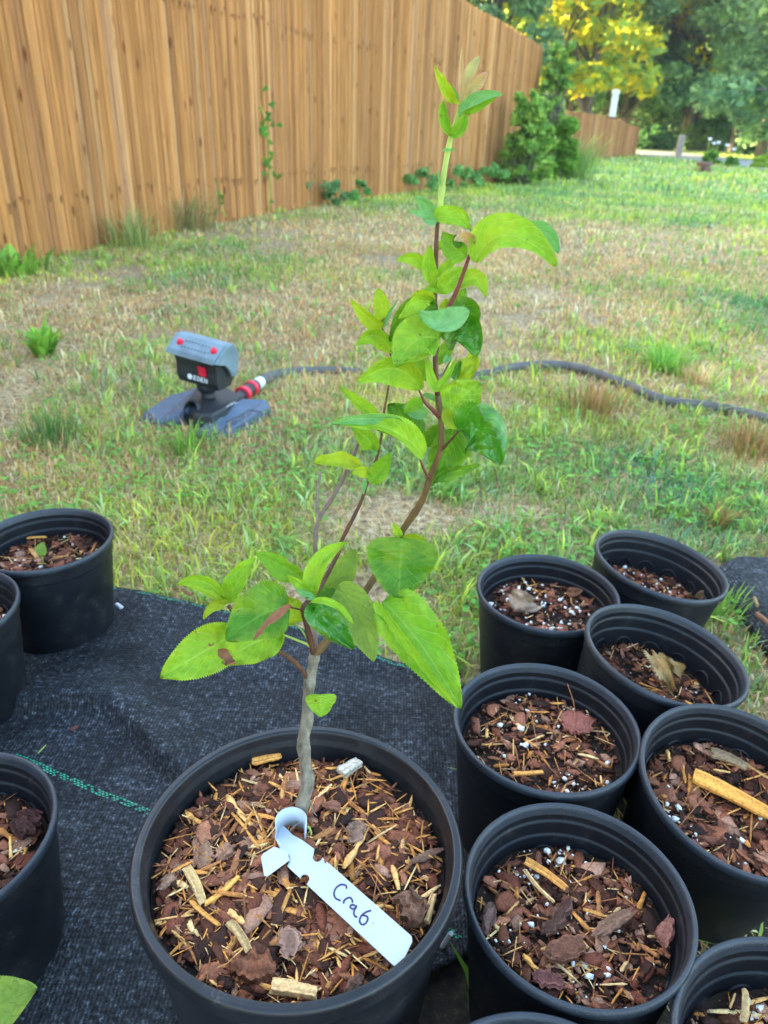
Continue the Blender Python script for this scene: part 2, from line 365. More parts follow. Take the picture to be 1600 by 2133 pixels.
def farfence():
    P = [g(1165, 336), g(1246, 331), g(1292, 327.5), g(1324, 325)]
    h = [topz(P[0], 228), topz(P[1], 240), topz(P[1], 243), topz(P[2], 252), topz(P[2], 255), topz(P[3], 265)]
    L1 = np.linalg.norm(P[1]-P[0]); L2 = L1+np.linalg.norm(P[2]-P[1]); L3 = L2+np.linalg.norm(P[3]-P[2])
    def hf(s, p):
        if s < L1: return h[0]+(h[1]-h[0])*s/L1
        if s < L2: return h[2]+(h[3]-h[2])*(s-L1)/(L2-L1)
        return h[4]+(h[5]-h[4])*(s-L2)/(L3-L2)
    c2 = [(.42, .19, .075), (.36, .16, .06), (.47, .22, .09), (.34, .145, .06)]
    fence('stepped_fence', P, hf, 'short far fence of reddish pickets stepping down towards the road', bw=.14, panel=30, base_cols=c2, seed=5, nails=False)
farfence()
# ------------------------------------------------------------------ landscape fabric
def polyline_y(P):
    xs = [p[0] for p in P]; ys = [p[1] for p in P]; return lambda x: np.interp(x, xs, ys)
far_edge = [(-2.6, 1.75), g(100, 1225)[:2], g(225, 1243)[:2], g(370, 1272)[:2], g(560, 1310)[:2], g(700, 1352)[:2], g(880, 1415)[:2], (.14, .855), (.6, .8)]
FE = polyline_y(far_edge)
right_edge = [(-.4, -.15), (.2, -.08), (.33, -.02), (.41, .045), (.455, .10), (.50, .125), (.62, .12), (.9, .13)]
RE = lambda y: np.interp(y, [p[0] for p in right_edge], [p[1] for p in right_edge])
fold = [g(20, 1500)[:2], g(150, 1490)[:2], g(240, 1505)[:2], g(300, 1560)[:2], g(335, 1605)[:2]]
fold2 = [g(560, 1440)[:2], g(700, 1420)[:2], g(860, 1440)[:2]]
def seg_dist(X, Y, P):
    best = np.full(X.shape, 9.); side = np.zeros(X.shape)
    for a, b_ in zip(P[:-1], P[1:]):
        d = np.array(b_)-np.array(a); L = d@d; t = np.clip(((X-a[0])*d[0]+(Y-a[1])*d[1])/L, 0, 1)
        dx = X-a[0]-t*d[0]; dy = Y-a[1]-t*d[1]; q = np.hypot(dx, dy); s = np.sign(d[0]*dy-d[1]*dx)
        side = np.where(q < best, s, side); best = np.minimum(best, q)
    return best, side
def fabZ(X, Y):
    z = .006+.018*fbm(X, Y, .17, 3)+.007*fbm(X, Y, .05, 5)
    d, s = seg_dist(X, Y, fold); w_ = np.where(s > 0, .06, .009)
    z = z+.022*np.exp(-(d/w_)**2)
    d, s = seg_dist(X, Y, fold2); z = z-.006*np.exp(-(d/.03)**2)
    e = np.clip((FE(X)-Y)/.05, 0, 1); z = z+.006*(1-e)*fbm(X, Y, .07, 9)
    return z
def landscape_sheet():
    nu, nv = 300, 220; u, v = np.meshgrid(np.linspace(0, 1, nu)**.75, np.linspace(0, 1, nv))
    yn = -.25; y0 = yn+(.87-yn)*v; X = -2.6+(RE(y0)+2.6)*u; Y = yn+(FE(X)-yn)*v
    X = X+.004*(fbm(X, Y, .03, 21)-.5)*(u > .99); Z = fabZ(X, Y)
    V = np.stack([X, Y, Z], -1).reshape(-1, 3); i = np.arange(nu*nv).reshape(nv, nu)
    F = np.stack([i[:-1, :-1], i[:-1, 1:], i[1:, 1:], i[1:, :-1]], -1).reshape(-1, 4)
    o = mesh_np('landscape_fabric', V, F, M['fabric'], smooth=True)
    m = o.modifiers.new('thick', 'SOLIDIFY'); m.thickness = .002; m.offset = -1
    return tag(o, 'wide black woven landscape fabric spread under the largest pot', 'ground cloth')
fab = landscape_sheet()
def stripe(P, rows, step, wd, seed, skip=.25):
    rg = random.Random(seed); b = MB(); P = [np.array([p[0], p[1], 0]) for p in P]; Q = resample(P, step)
    for i in range(len(Q)-1):
        d = Q[i+1]-Q[i]; d /= np.linalg.norm(d); n = np.array([-d[1], d[0], 0])
        for r in range(rows):
            if rg.random() < skip: continue
            c = Q[i]+n*(r-(rows-1)/2)*wd*1.25+d*((r % 2)*.5*step); l = step*.36; hw = wd*rg.uniform(.3, .55)
            q = [c-d*l-n*hw, c+d*l-n*hw*.8, c+d*l*.8+n*hw, c-d*l*.9+n*hw]
            V = [(p[0], p[1], float(fabZ(np.array(p[0]), np.array(p[1])))+.0012) for p in q]; b.add(V, [(0, 1, 2, 3)])
    b.build('green_stripe', M['stripe'], fab)
stripe([g(40, 1601), g(300, 1712), g(640, 1850), g(1000, 1984)], 3, .0055, .0022, 3)
e = [(p[0], p[1]-.006) for p in far_edge[1:8]]; stripe(e, 2, .005, .0018, 4, .4)
def side_sheet():
    x0, x1, y0, y1 = .625, 1.7, .35, 1.27
    nu, nv = 120, 120; u, v = np.meshgrid(np.linspace(0, 1, nu), np.linspace(0, 1, nv))
    Y = y0+(y1-y0)*v; xl = x0+.03*(fbm(Y, Y*0, .1, 2)-.5)+.10*np.clip((Y-1.2)/.07, 0, 1)**2; X = xl+(x1-xl)*u
    ed = np.minimum(u*(x1-x0), np.minimum((1-v)*(y1-y0), .2)); Z = .006+.026*np.clip(ed/.03, 0, 1)**.6+.012*fbm(X, Y, .12, 8)
    V = np.stack([X, Y, Z], -1).reshape(-1, 3); i = np.arange(nu*nv).reshape(nv, nu)
    F = np.stack([i[:-1, :-1], i[:-1, 1:], i[1:, 1:], i[1:, :-1]], -1).reshape(-1, 4)
    o = mesh_np('landscape_fabric', V, F, M['fabric'], smooth=True); m = o.modifiers.new('thick', 'SOLIDIFY'); m.thickness = .004; m.offset = -1
    tag(o, 'edge of a second black fabric sheet at the right, lying on the grass', 'ground cloth')
side_sheet()
# ------------------------------------------------------------------ pots
POTS = {}
def pot_prof(r, h, big):
    if big:
        rim = [(r*.905, h-.030), (r*.907, h-.016), (r*.925, h-.010), (r*.935, h-.004), (r*.945, h-.001), (r*.985, h-.001), (r, h-.004), (r*1.0, h-.017), (r*.992, h-.019), (r*.985, h-.018), (r*.965, h-.019)]
        body = [(r*.965, h-.019), (r*.95, h-.022), (r*.93, h-.05), (r*.80, .012), (r*.78, .004), (0.0001, .004), (.0001, .010), (r*.76, .012), (r*.905, h-.030)]
    else:
        rim = [(r*.925, h-.010), (r*.94, h-.004), (r*.955, h-.0008), (r*.975, h), (r*.992, h-.0015), (r, h-.005), (r*.995, h-.009), (r*.975, h-.011), (r*.955, h-.011)]
        body = [(r*.955, h-.011), (r*.95, h-.028), (r*.935, h-.030), (r*.925, h-.05), (r*.80, .010), (r*.775, .003), (.0001, .004), (.0001, .008), (r*.77, .010),
                (r*.862, h-.062), (r*.878, h-.0365), (r*.881, h-.0345), (r*.886, h-.0335), (r*.897, h-.0328), (r*.901, h-.0318), (r*.904, h-.0200), (r*.906, h-.0185), (r*.911, h-.0177), (r*.921, h-.0170), (r*.925, h-.0160), (r*.925, h-.010)]
    return rim, body
def dense(prof):
    out = [prof[0]]
    for a, b_ in zip(prof[:-1], prof[1:]):
        if abs(a[1]-b_[1]) < .006 and abs(a[0]-b_[0]) < .004: out.append(b_); continue
        d = .0012/max(1e-6, math.hypot(a[0]-b_[0], a[1]-b_[1])); d = min(d, .3)
        out.append((a[0]+(b_[0]-a[0])*d, a[1]+(b_[1]-a[1])*d)); out.append((a[0]+(b_[0]-a[0])*(1-d), a[1]+(b_[1]-a[1])*(1-d))); out.append(b_)
    return out
def make_pot(key, X, Y, z, r, h, drop, label, tilt=(0, 0), big=False, rz=0):
    """z = height of the rim centre; tilt = slopes of the rim along x and y"""
    n = Vector((-tilt[0], -tilt[1], 1)).normalized(); q = n.to_track_quat('Z', 'Y').to_matrix().to_4x4()
    q = (Vector((0, 0, 1)).rotation_difference(n)).to_matrix().to_4x4()@Matrix.Rotation(rz, 4, 'Z')
    top = Vector((X, Y, z)); base = top-(q@Vector((0, 0, h)))
    W = Matrix.Translation(base)@q
    rt = empty('nursery_pot'); rt.matrix_world = W; tag(rt, label, 'plant pot', 'black plastic nursery pots standing around the sapling' if not big else None)
    rim, body = pot_prof(r, h, big)
    a = MB(); a.lathe(dense(rim), 128); a.build('rim', M['pot_big' if big else 'pot_rim'], rt, smooth=True)
    b = MB(); b.lathe(dense(body), 128)
    if not big:   # pressed half-round marks on the inner wall, and outer ribs
        nm = 14
        for k in range(nm):
            an = 2*math.pi*(k+.3)/nm; pts = []
            for j in range(13):
                th = math.pi*j/12; s_ = math.cos(th)*.0130; zz = h-.063+math.sin(th)*.0165
                rr = r*(.875-(h-.062-zz)*-.0)-.0002; rr = r*.862+(zz-(h-.062))*(.878-.862)*r/.0255-.0004
                aa = an+s_/rr; pts.append((rr*math.cos(aa), rr*math.sin(aa), zz))
            b.tube(pts, .0016, 6)
    b.build('body', M['pot_big' if big else 'pot'], rt, smooth='auto')
    sr = (r*.905-(drop-.03)*.13 if big else r*.879-(max(drop, .034)-.034)*.11*1.0)
    POTS[key] = dict(W=W, r=sr-.0004, z=h-drop, p0=np.array(W@Vector((0, 0, h-drop))), n=np.array(n), q=q)
    return rt
make_pot('A', -.058, .404, CH-.507, .130, .243, .030, 'largest black pot, with a smooth wide rim, holding the leafy sapling', big=True)
zr = .173
def P_(key, X, Y, d, lab, drop=.045, tilt=(0, 0), h=None, rz=0, r=.1): make_pot(key, X, Y, CH-d, r, h or (CH-d-.002), drop, lab, tilt, rz=rz)
P_('B', .174, .409, .566, 'black pot touching the right side of the largest pot, with orange splinters inside', .044, rz=.2, r=.096)
P_('C', .182, .609, .563, 'black pot with a round reddish bark piece, behind the pot beside the largest one', .040, rz=.5)
P_('D', .235, .885, .574, 'black pot with a pale curled dry leaf and much perlite', .040, rz=.1)
P_('E', .421, .968, .572, 'farthest right black pot, tilted, its mix low inside', .062, (-.15, 0), .166, rz=.3)
P_('F', .348, .728, .554, 'tilted black pot holding a crumpled dry leaf, on the right', .058, (-.15, 0), .176, rz=.7, r=.0985)
P_('G', .364, .535, .566, 'black pot with a long thick orange wood splinter, at the right edge', .050, (-.06, .16), .168)
P_('J', -.516, .980, .573, 'black pot at the far left with a tiny green seedling', .046, rz=.4)
P_('K', -.575, .786, .570, 'mostly hidden black pot at the left edge, in front of the seedling pot', .050)
P_('L', -.387, .448, .570, 'near left black pot with perlite beside a dark bark lump', .046)
P_('H', .116, .217, .570, 'black pot of which only the back rim shows at the bottom edge', .05)
P_('I', .316, .281, .570, 'black pot at the bottom right corner with upright wood splinters', .046, rz=.2)
# ------------------------------------------------------------------ potting mulch
def chip_templates():
    T = {'bark': [], 'sliver': [], 'crumb': []}
    rg = np.random.default_rng(5)
    for _ in range(14):
        n = 8; an = np.linspace(0, 2*np.pi, n, endpoint=False)+rg.uniform(-.25, .25, n); rr = rg.uniform(.6, 1.1, n)
        e = np.stack([np.cos(an)*rr, np.sin(an)*rr*.9, rg.uniform(-.12, .12, n)], 1)
        top = e*np.array([.72, .72, 1])+np.array([0, 0, .34])+rg.uniform(-.10, .10, (n, 3)); bot = e*.85+np.array([0, 0, -.28])+rg.uniform(-.08, .08, (n, 3))
        c = np.array([[rg.uniform(-.15, .15), rg.uniform(-.15, .15), .42+rg.uniform(-.15, .2)]]); V = np.concatenate([bot, e, top, c])
        F = [];
        for k in range(n):
            j = (k+1) % n; F += [(k, j, n+j), (k, n+j, n+k), (n+k, n+j, 2*n+j), (n+k, 2*n+j, 2*n+k), (2*n+k, 2*n+j, 3*n)]
        T['bark'].append((V, np.array(F)))
    for _ in range(14):
        m = 6; V = []; bend = rg.uniform(-.18, .18); bz = rg.uniform(-.1, .1)
        for i in range(m):
            t = i/(m-1)*2-1; wv = (1-abs(t)**6*.45)*rg.uniform(.7, 1.2)
            for k in range(4):
                a = np.pi/4+k*np.pi/2+rg.uniform(-.2, .2); V.append([t, np.cos(a)*wv+bend*(t*t)*2, np.sin(a)*wv*.8+bz*t*t*2])
        V = np.array(V); F = []
        for i in range(m-1):
            for k in range(4):
                j = (k+1) % 4; F += [(i*4+k, i*4+j, i*4+4+j), (i*4+k, i*4+4+j, i*4+4+k)]
        F += [(0, 2, 1), (0, 3, 2), (m*4-4, m*4-3, m*4-2), (m*4-4, m*4-2, m*4-1)]
        T['sliver'].append((V, np.array(F)))
    import bmesh
    for _ in range(8):
        bm = bmesh.new(); bmesh.ops.create_icosphere(bm, subdivisions=1, radius=1); V = np.array([v.co[:] for v in bm.verts]); F = np.array([[v.index for v in f.verts] for f in bm.faces]); bm.free()
        V = V*rg.uniform(.5, 1.25, (len(V), 1)); T['crumb'].append((V, F))
    return T
CT = chip_templates()
def rotm(ax, ay, az):
    cx, sx, cy, sy, cz, sz = np.cos(ax), np.sin(ax), np.cos(ay), np.sin(ay), np.cos(az), np.sin(az)
    return np.array([[cz, -sz, 0], [sz, cz, 0], [0, 0, 1]])@np.array([[cy, 0, sy], [0, 1, 0], [-sy, 0, cy]])@np.array([[1, 0, 0], [0, cx, -sx], [0, sx, cx]])
BARKC = [(.15, .046, .024), (.24, .080, .040), (.075, .028, .016), (.34, .13, .068), (.18, .052, .028), (.04, .018, .012), (.28, .10, .055), (.42, .21, .13), (.10, .034, .018), (.055, .022, .014)]
SLIVC = [(.80, .36, .09), (.90, .48, .16), (.62, .24, .06), (.95, .60, .26), (.46, .18, .06), (.74, .30, .07), (.34, .13, .06)]
def mulch(key, label, nb, ns, nc, nper, seed, scale=1.0, dome=.0, darkc=1.0, per_c=None):
    P = POTS[key]; rg = np.random.default_rng(seed); R = P['r']; VV = []; FF = []; CC = []; base = 0
    # bed
    nr, na = 26, 72; rr = np.linspace(0, 1, nr)*R; aa = np.linspace(0, 2*np.pi, na, endpoint=False)
    X = (rr[:, None]*np.cos(aa)).ravel(); Y = (rr[:, None]*np.sin(aa)).ravel()
    hz = lambda x, y: (.009*(fbm(x, y, .04, seed)-.5)+dome*(1-(x*x+y*y)/R/R))
    Z = hz(X, Y)+.003*(fbm(X, Y, .008, seed+3)-.5)-.002
    i = np.arange(nr*na).reshape(nr, na); j = np.roll(i, -1, 1); F = np.concatenate([np.stack([i[:-1], i[1:], j[1:]], -1).reshape(-1, 3), np.stack([i[:-1], j[1:], j[:-1]], -1).reshape(-1, 3)])
    VV.append(np.stack([X, Y, Z], 1)); FF.append(F); CC.append(np.tile(np.array([.028, .017, .012]), (len(X), 1))*rg.uniform(.6, 1.5, (len(X), 1))); base = len(X)
    def put(kind, size, col, lift=0, tiltmax=.5, pos=None):
        nonlocal base
        V, F = CT[kind][rg.integers(len(CT[kind]))]
        if pos is None:
            q = np.sqrt(rg.random())*(R-size[0]*.75); a = rg.uniform(0, 2*np.pi); x, y = q*np.cos(a), q*np.sin(a)
        else: x, y = pos
        M_ = rotm(rg.uniform(-.5, .5), rg.normal(0, tiltmax*.5), rg.uniform(0, 6.28))
        W_ = (V*np.array(size))@M_.T; W_ = W_+np.array([x, y, hz(x, y)+lift])
        q = np.hypot(W_[:, 0], W_[:, 1]); k = np.minimum(1, (R-.0005)/np.maximum(q, 1e-6)); W_[:, 0] *= k; W_[:, 1] *= k
        VV.append(W_); FF.append(F+base); base += len(V)
        c = np.tile(np.array(col), (len(V), 1))*rg.uniform(.8, 1.25, (len(V), 1)); CC.append(np.clip(c, 0, 1))
    for _ in range(nc):
        s = rg.uniform(.0008, .0024); c = np.array(BARKC[rg.integers(len(BARKC))])*rg.uniform(.3, 1.0)*darkc; put('crumb', (s, s*.8, s*.7), c, rg.uniform(-.001, .002))
    for _ in range(nb):
        l = rg.gamma(2.6, .0022)*scale+.002; l = min(l, .016*scale); c = np.array(BARKC[rg.integers(len(BARKC))])*rg.uniform(.7, 1.3)
        put('bark', (l, l*rg.uniform(.35, .8), l*rg.uniform(.2, .4)), c, rg.uniform(-.001, .004))
    for _ in range(ns):
        l = min(rg.gamma(2.2, .0030)*scale+.002, .018*scale); wd = rg.choice([.0004, .0006, .0010, .0017], p=[.4, .3, .2, .1])*(1+l*60); c = np.array(SLIVC[rg.integers(len(SLIVC))])*rg.uniform(.6, 1.15)
        put('sliver', (l, wd, wd*.5), c, rg.uniform(.001, .006), .45)
    for _ in range(int(nb*.35)):                       # dark fibres
        l = rg.uniform(.003, .010)*scale; put('sliver', (l, .0005, .0004), np.array(BARKC[rg.integers(len(BARKC))])*.8, rg.uniform(0, .005), .5)
    cl = [(np.sqrt(rg.random())*R*.85, rg.uniform(0, 6.28)) for _ in range(max(1, nper//9))] if per_c is None else per_c
    for _ in range(nper):
        s = rg.choice([.0010, .0016, .0024, .0038], p=[.35, .33, .2, .12])*rg.uniform(.8, 1.2)
        if rg.random() < .65:
            q, a = cl[rg.integers(len(cl))]; x = q*math.cos(a)+rg.normal(0, .009); y = q*math.sin(a)+rg.normal(0, .009)
        else: q = np.sqrt(rg.random())*R*.93; a = rg.uniform(0, 6.28); x = q*math.cos(a); y = q*math.sin(a)
        if x*x+y*y > (R-.003)**2: continue
        put('crumb', (s*1.15, s, s*.85), (.95, .90, .80), rg.uniform(.002, .0048), pos=(x, y))
    o = mesh_np('potting_mulch', np.concatenate(VV)+np.array([0, 0, P['z']]), np.concatenate(FF), M['chip'], np.concatenate(CC))
    o.matrix_world = P['W']; tag(o, label, 'mulch', kind='stuff'); return o
mulch('A', 'coarse bark and wood chip mulch filling the largest pot around the stem', 1250, 1000, 1500, 0, 21, 1.15, .004)
mulch('B', 'dark bark mix with white perlite in the pot beside the largest pot', 330, 190, 1100, 80, 22, 1.0)
mulch('C', 'bark mix with pine needles and perlite in the middle right pot', 300, 170, 1100, 55, 23, .9)
mulch('D', 'bark mix strewn with perlite in the pot with the pale dry leaf', 260, 60, 900, 130, 24, .9)
mulch('E', 'bark mix deep inside the farthest tilted pot', 250, 70, 700, 60, 25, .9)
mulch('F', 'bark mix in the tilted pot with the crumpled leaf', 280, 80, 900, 45, 26, .9)
mulch('G', 'reddish bark mix in the pot with the thick orange splinter', 420, 120, 900, 30, 27, 1.15)
mulch('J', 'bark mix around the tiny seedling in the far left pot', 300, 90, 700, 25, 28, 1.1)
mulch('K', 'bark mix just visible in the hidden pot at the left edge', 150, 60, 400, 20, 29, 1.0)
mulch('L', 'bark mix with large perlite in the near left pot', 300, 110, 700, 60, 30, 1.1)
mulch('H', 'bark mix in the pot cut off by the bottom edge', 120, 60, 300, 20, 31, 1.0)
mulch('I', 'bark mix in the pot at the bottom right corner', 250, 160, 600, 40, 32, 1.2)
# ------------------------------------------------------------------ single pieces lying in the pots
def piece(key, a, b_, wpx, kind, name, label, cat, c, lift=.006, thick=.35, seed=0, rough=.14, up=0.0):
    """a chunk or splinter whose long axis goes from pixel a to pixel b on the mulch of a pot"""
    P = POTS[key]; n = P['n']; p0 = P['p0']+n*lift
    A = onplane(*a, p0, n); B = onplane(*b_, p0+n*up, n); L = np.linalg.norm(B-A); d = (B-A)/L; s = np.cross(n, d); wd = wpx/FP*depth((A+B)/2)/2
    rg = np.random.default_rng(seed+100); nu, nv = 34, 18; V = []; CC_ = []
    soft = {'splinter': .11, 'taper': .30, 'chunk': .16}[kind]
    ends = rg.uniform(0, 1, (2, nv)); ends = (ends+np.roll(ends, 1, 1))*.5; ridge = rg.uniform(-1, 1, nv); tone = rg.uniform(.55, 1.4, nv)
    wl = [noise2(k*.30, seed*3.7, 1.0, 3) for k in range(nu)]; wr = [noise2(k*.30, seed*5.1+9, 1.0, 4) for k in range(nu)]
    bendm = ((seed*37 % 7)-3)/3*L*.05
    for i in range(nu):
        t = i/(nu-1)
        if kind == 'splinter': k = (1-.12*abs(2*t-1)**8)*(1-.22*t)
        elif kind == 'taper': k = max(.10, math.sin(math.pi*min(1, max(0, t*.86+.07)))**.75)
        else: k = max(.35, (1-abs(2*t-1)**3.2))**.6
        bend = math.sin(t*3.1)*bendm
        for j in range(nv):
            a_ = 2*math.pi*j/nv; ca, sa = math.cos(a_), math.sin(a_)
            ca = np.sign(ca)*abs(ca)**.55; sa = np.sign(sa)*abs(sa)**.7
            wobb = ((wl[i] if ca > 0 else wr[i])-.5)*(.45 if kind == 'splinter' else 1)
            r1 = 1+wobb*rough*3.0+ridge[j]*rough*.55+(noise2(t*9+seed, j*.8, 1.0, seed)-.5)*rough*(.5 if kind == 'splinter' else 1.6)
            r2 = 1+ridge[(j*5) % nv]*rough*1.3+(noise2(t*7+seed*2, j*.9, 1.0, seed+5)-.5)*rough*(1.2 if kind == 'splinter' else 3.5)+rg.uniform(-1, 1)*rough*.35
            e0 = ends[0, j]*soft*(1-t)**6; e1 = ends[1, j]*soft*t**6
            V.append(A+d*L*(t+e0-e1)+s*(wd*k*ca*r1+bend)+n*(wd*thick*k*sa*r2))
            q = tone[j]*(.8+.4*noise2(t*5, j*1.7+seed, 1.0, seed+2)); CC_.append(tuple(float(min(1, max(0, x*q))) for x in c))
    F = [(i*nv+j, i*nv+(j+1) % nv, (i+1)*nv+(j+1) % nv, (i+1)*nv+j) for i in range(nu-1) for j in range(nv)]+[tuple(range(nv-1, -1, -1)), tuple(range((nu-1)*nv, nu*nv))]
    cc = MB(); cc.add(V, F); cc.c = CC_
    o = cc.build(name, M['chip']); return tag(o, label, cat)
OR = (.80, .34, .08); TN = (.82, .50, .22); BK = (.18, .06, .04); BG = (.32, .16, .10)
piece('A', (472, 2012), (578, 2020), 62, 'chunk', 'bark_chunk', 'thick reddish brown bark chunk near the front of the largest pot', 'bark', (.22, .08, .04), .008, .5, 1, .3)
piece('A', (560, 2052), (664, 2070), 34, 'splinter', 'wood_splinter', 'pale thick wood splinter by the front rim of the largest pot', 'wood chip', TN, .008, .6, 2)
piece('A', (592, 1925), (608, 1998), 48, 'taper', 'bark_chunk', 'flat greyish pink bark flake in front of the white tag', 'bark', (.33, .18, .125), .010, .2, 3, .15)
piece('A', (844, 1850), (880, 1935), 62, 'chunk', 'bark_chunk', 'knobbly bark lump with a pale spot beside the tag end', 'bark', (.22, .11, .065), .007, .55, 4, .35)
piece('A', (708, 1612), (750, 1584), 34, 'splinter', 'wood_chip', 'square bleached white wood chip behind the stem', 'wood chip', (.55, .47, .36), .012, .5, 5, .2)
piece('A', (388, 1805), (424, 1885), 22, 'splinter', 'wood_splinter', 'broad orange splinter standing left of the tag in a V pair', 'wood chip', (.60, .38, .16), .012, .4, 6)
piece('A', (424, 1885), (500, 1822), 13, 'splinter', 'wood_splinter', 'slim orange splinter forming the right arm of a V', 'wood chip', OR, .012, .5, 7)
piece('A', (395, 1875), (460, 1930), 11, 'splinter', 'wood_splinter', 'slim orange splinter slanting below the V pair', 'wood chip', OR, .011, .5, 8)
piece('A', (522, 1588), (588, 1574), 20, 'splinter', 'wood_splinter', 'orange brown splinter against the back wall of the largest pot', 'wood chip', OR, .008, .5, 9)
piece('A', (413, 1735), (425, 1815), 38, 'chunk', 'bark_chunk', 'fibrous greyish bark strip at the left of the largest pot', 'bark', (.28, .15, .09), .008, .4, 10, .25)
piece('A', (447, 1795), (486, 1752), 30, 'taper', 'bark_chunk', 'small pinkish bark flake right of the fibrous strip', 'bark', BG, .010, .35, 11, .2)
piece('A', (733, 1760), (748, 1710), 34, 'chunk', 'bark_chunk', 'grey tipped bark lump right of the stem', 'bark', (.26, .15, .10), .009, .5, 12, .3)
piece('A', (672, 1676), (716, 1684), 24, 'taper', 'bark_chunk', 'oval reddish bark piece close to the stem', 'bark', (.24, .10, .06), .010, .4, 13)
piece('A', (715, 2075), (755, 2030), 26, 'chunk', 'wood_stub', 'dark round wood stub at the front rim', 'wood chip', (.16, .085, .055), .009, .7, 14, .2)
piece('A', (845, 1800), (925, 1765), 20, 'taper', 'bark_chunk', 'long dark bark strip against the right wall of the largest pot', 'bark', (.16, .085, .055), .009, .4, 15)
piece('A', (887, 1925), (905, 1860), 17, 'splinter', 'wood_splinter', 'pale upright splinter at the right wall of the largest pot', 'wood chip', TN, .009, .6, 16)
piece('A', (475, 1918), (520, 1985), 20, 'splinter', 'wood_splinter', 'tan splinter leaning above the thick bark chunk', 'wood chip', (.52, .33, .14), .010, .5, 17)
piece('A', (440, 1880), (540, 1960), 30, 'taper', 'bark_chunk', 'long reddish bark strip in the lower left of the largest pot', 'bark', BK, .006, .4, 18, .25)
piece('A', (325, 1860), (395, 1790), 24, 'taper', 'bark_chunk', 'greyish splintered bark at the left wall of the largest pot', 'bark', (.29, .16, .10), .008, .4, 19, .3)
piece('B', (1092, 1790), (1182, 1852), 20, 'splinter', 'wood_splinter', 'broad orange splinter in the pot beside the largest pot', 'wood chip', OR, .012, .4, 20)
piece('B', (1090, 1808), (1158, 1882), 10, 'splinter', 'wood_splinter', 'slim orange splinter parallel to the broad one', 'wood chip', TN, .010, .5, 21)
piece('B', (1125, 1998), (1230, 1955), 46, 'taper', 'bark_chunk', 'large smooth reddish bark piece in the middle of the perlite pot', 'bark', (.19, .075, .042), .010, .5, 22, .15)
piece('B', (1230, 1958), (1328, 1890), 30, 'taper', 'bark_chunk', 'long curved brown bark strip reaching to the right', 'bark', (.23, .115, .07), .012, .5, 23, .15)
piece('B', (1380, 1985), (1400, 1905), 34, 'taper', 'bark_chunk', 'pointed upright reddish bark piece at the right wall', 'bark', (.27, .105, .075), .008, .5, 24, .2, up=.012)
piece('B', (1130, 1950), (1190, 1870), 26, 'chunk', 'bark_chunk', 'crooked dark bark piece near the middle', 'bark', (.13, .06, .04), .009, .6, 25, .3)
piece('B', (1010, 1950), (1025, 1870), 28, 'taper', 'bark_chunk', 'curved brown bark strip along the left wall', 'bark', (.15, .08, .06), .008, .5, 26, .2)
piece('B', (1105, 2035), (1180, 2050), 30, 'chunk', 'bark_chunk', 'reddish shredded bark at the front wall', 'bark', (.20, .075, .06), .008, .4, 27, .3)
piece('C', (1165, 1495), (1240, 1512), 62, 'chunk', 'bark_chunk', 'round flat rust coloured bark piece in the middle right pot', 'bark', (.26, .085, .06), .009, .25, 28, .12)
piece('C', (1065, 1612), (1135, 1608), 12, 'splinter', 'wood_splinter', 'short orange splinter at the front of the middle right pot', 'wood chip', OR, .008, .5, 29)
piece('G', (1440, 1612), (1610, 1700), 40, 'splinter', 'wood_splinter', 'long thick orange wood splinter lying across the right pot', 'wood chip', (.85, .36, .07), .012, .45, 30, .12)
piece('G', (1478, 1565), (1560, 1600), 26, 'splinter', 'wood_splinter', 'greyish tan splinter at the back wall of the right pot', 'wood chip', (.36, .24, .13), .008, .5, 31)
piece('G', (1450, 1790), (1540, 1815), 16, 'splinter', 'wood_splinter', 'pale splinter at the front of the right pot', 'wood chip', (.45, .30, .15), .008, .5, 32)
piece('G', (1435, 1740), (1470, 1800), 26, 'taper', 'bark_chunk', 'reddish bark piece at the lower left of the right pot', 'bark', BK, .008, .5, 33, .2)
piece('L', (35, 1745), (80, 1690), 46, 'chunk', 'bark_chunk', 'dark rounded bark lump in the near left pot', 'bark', (.09, .035, .028), .012, .7, 34, .3)
piece('I', (1548, 2133), (1552, 2058), 20, 'splinter', 'wood_splinter', 'tall tan splinter standing in the corner pot', 'wood chip', (.50, .32, .14), .006, .5, 35, up=.012)
piece('I', (1520, 2100), (1532, 2068), 9, 'splinter', 'wood_splinter', 'short tan splinter standing beside the tall one', 'wood chip', (.50, .30, .12), .008, .5, 36, up=.01)
piece('J', (30, 1122), (100, 1118), 8, 'splinter', 'wood_splinter', 'thin orange splinter at the back of the seedling pot', 'wood chip', OR, .006, .5, 37)
piece('J', (60, 1140), (78, 1165), 12, 'taper', 'wood_splinter', 'orange wood shred beside the seedling', 'wood chip', (.55, .27, .1), .008, .3, 38)
# pine needles
def needle(key, P2, label, lift=.009):
    P = POTS[key]; pts = [onplane(x, y, P['p0']+P['n']*(lift+q), P['n']) for x, y, q in P2]
    b = MB(); b.tube(spline(pts, 6), .00045, 5, (.45, .17, .07)); tag(b.build('pine_needle', M['chip'], smooth=True), label, 'pine needle', 'dry reddish pine needles lying in the pots')
needle('C', [(1182, 1424, .02), (1196, 1470, .01), (1198, 1530, 0)], 'pine needle rising over the round bark piece')
needle('C', [(1105, 1505, 0), (1140, 1520, .002), (1195, 1535, 0)], 'pine needle lying left of the round bark piece')
needle('C', [(1108, 1490, 0), (1125, 1570, .003), (1165, 1620, 0)], 'long curved pine needle in the middle of the pot')
needle('B', [(1195, 1855, 0), (1218, 1820, .004), (1236, 1795, .008)], 'pine needle next to the broad orange splinter')
needle('G', [(1400, 1740, 0), (1450, 1680, .004), (1478, 1650, .004)], 'pine needle at the left of the right pot')
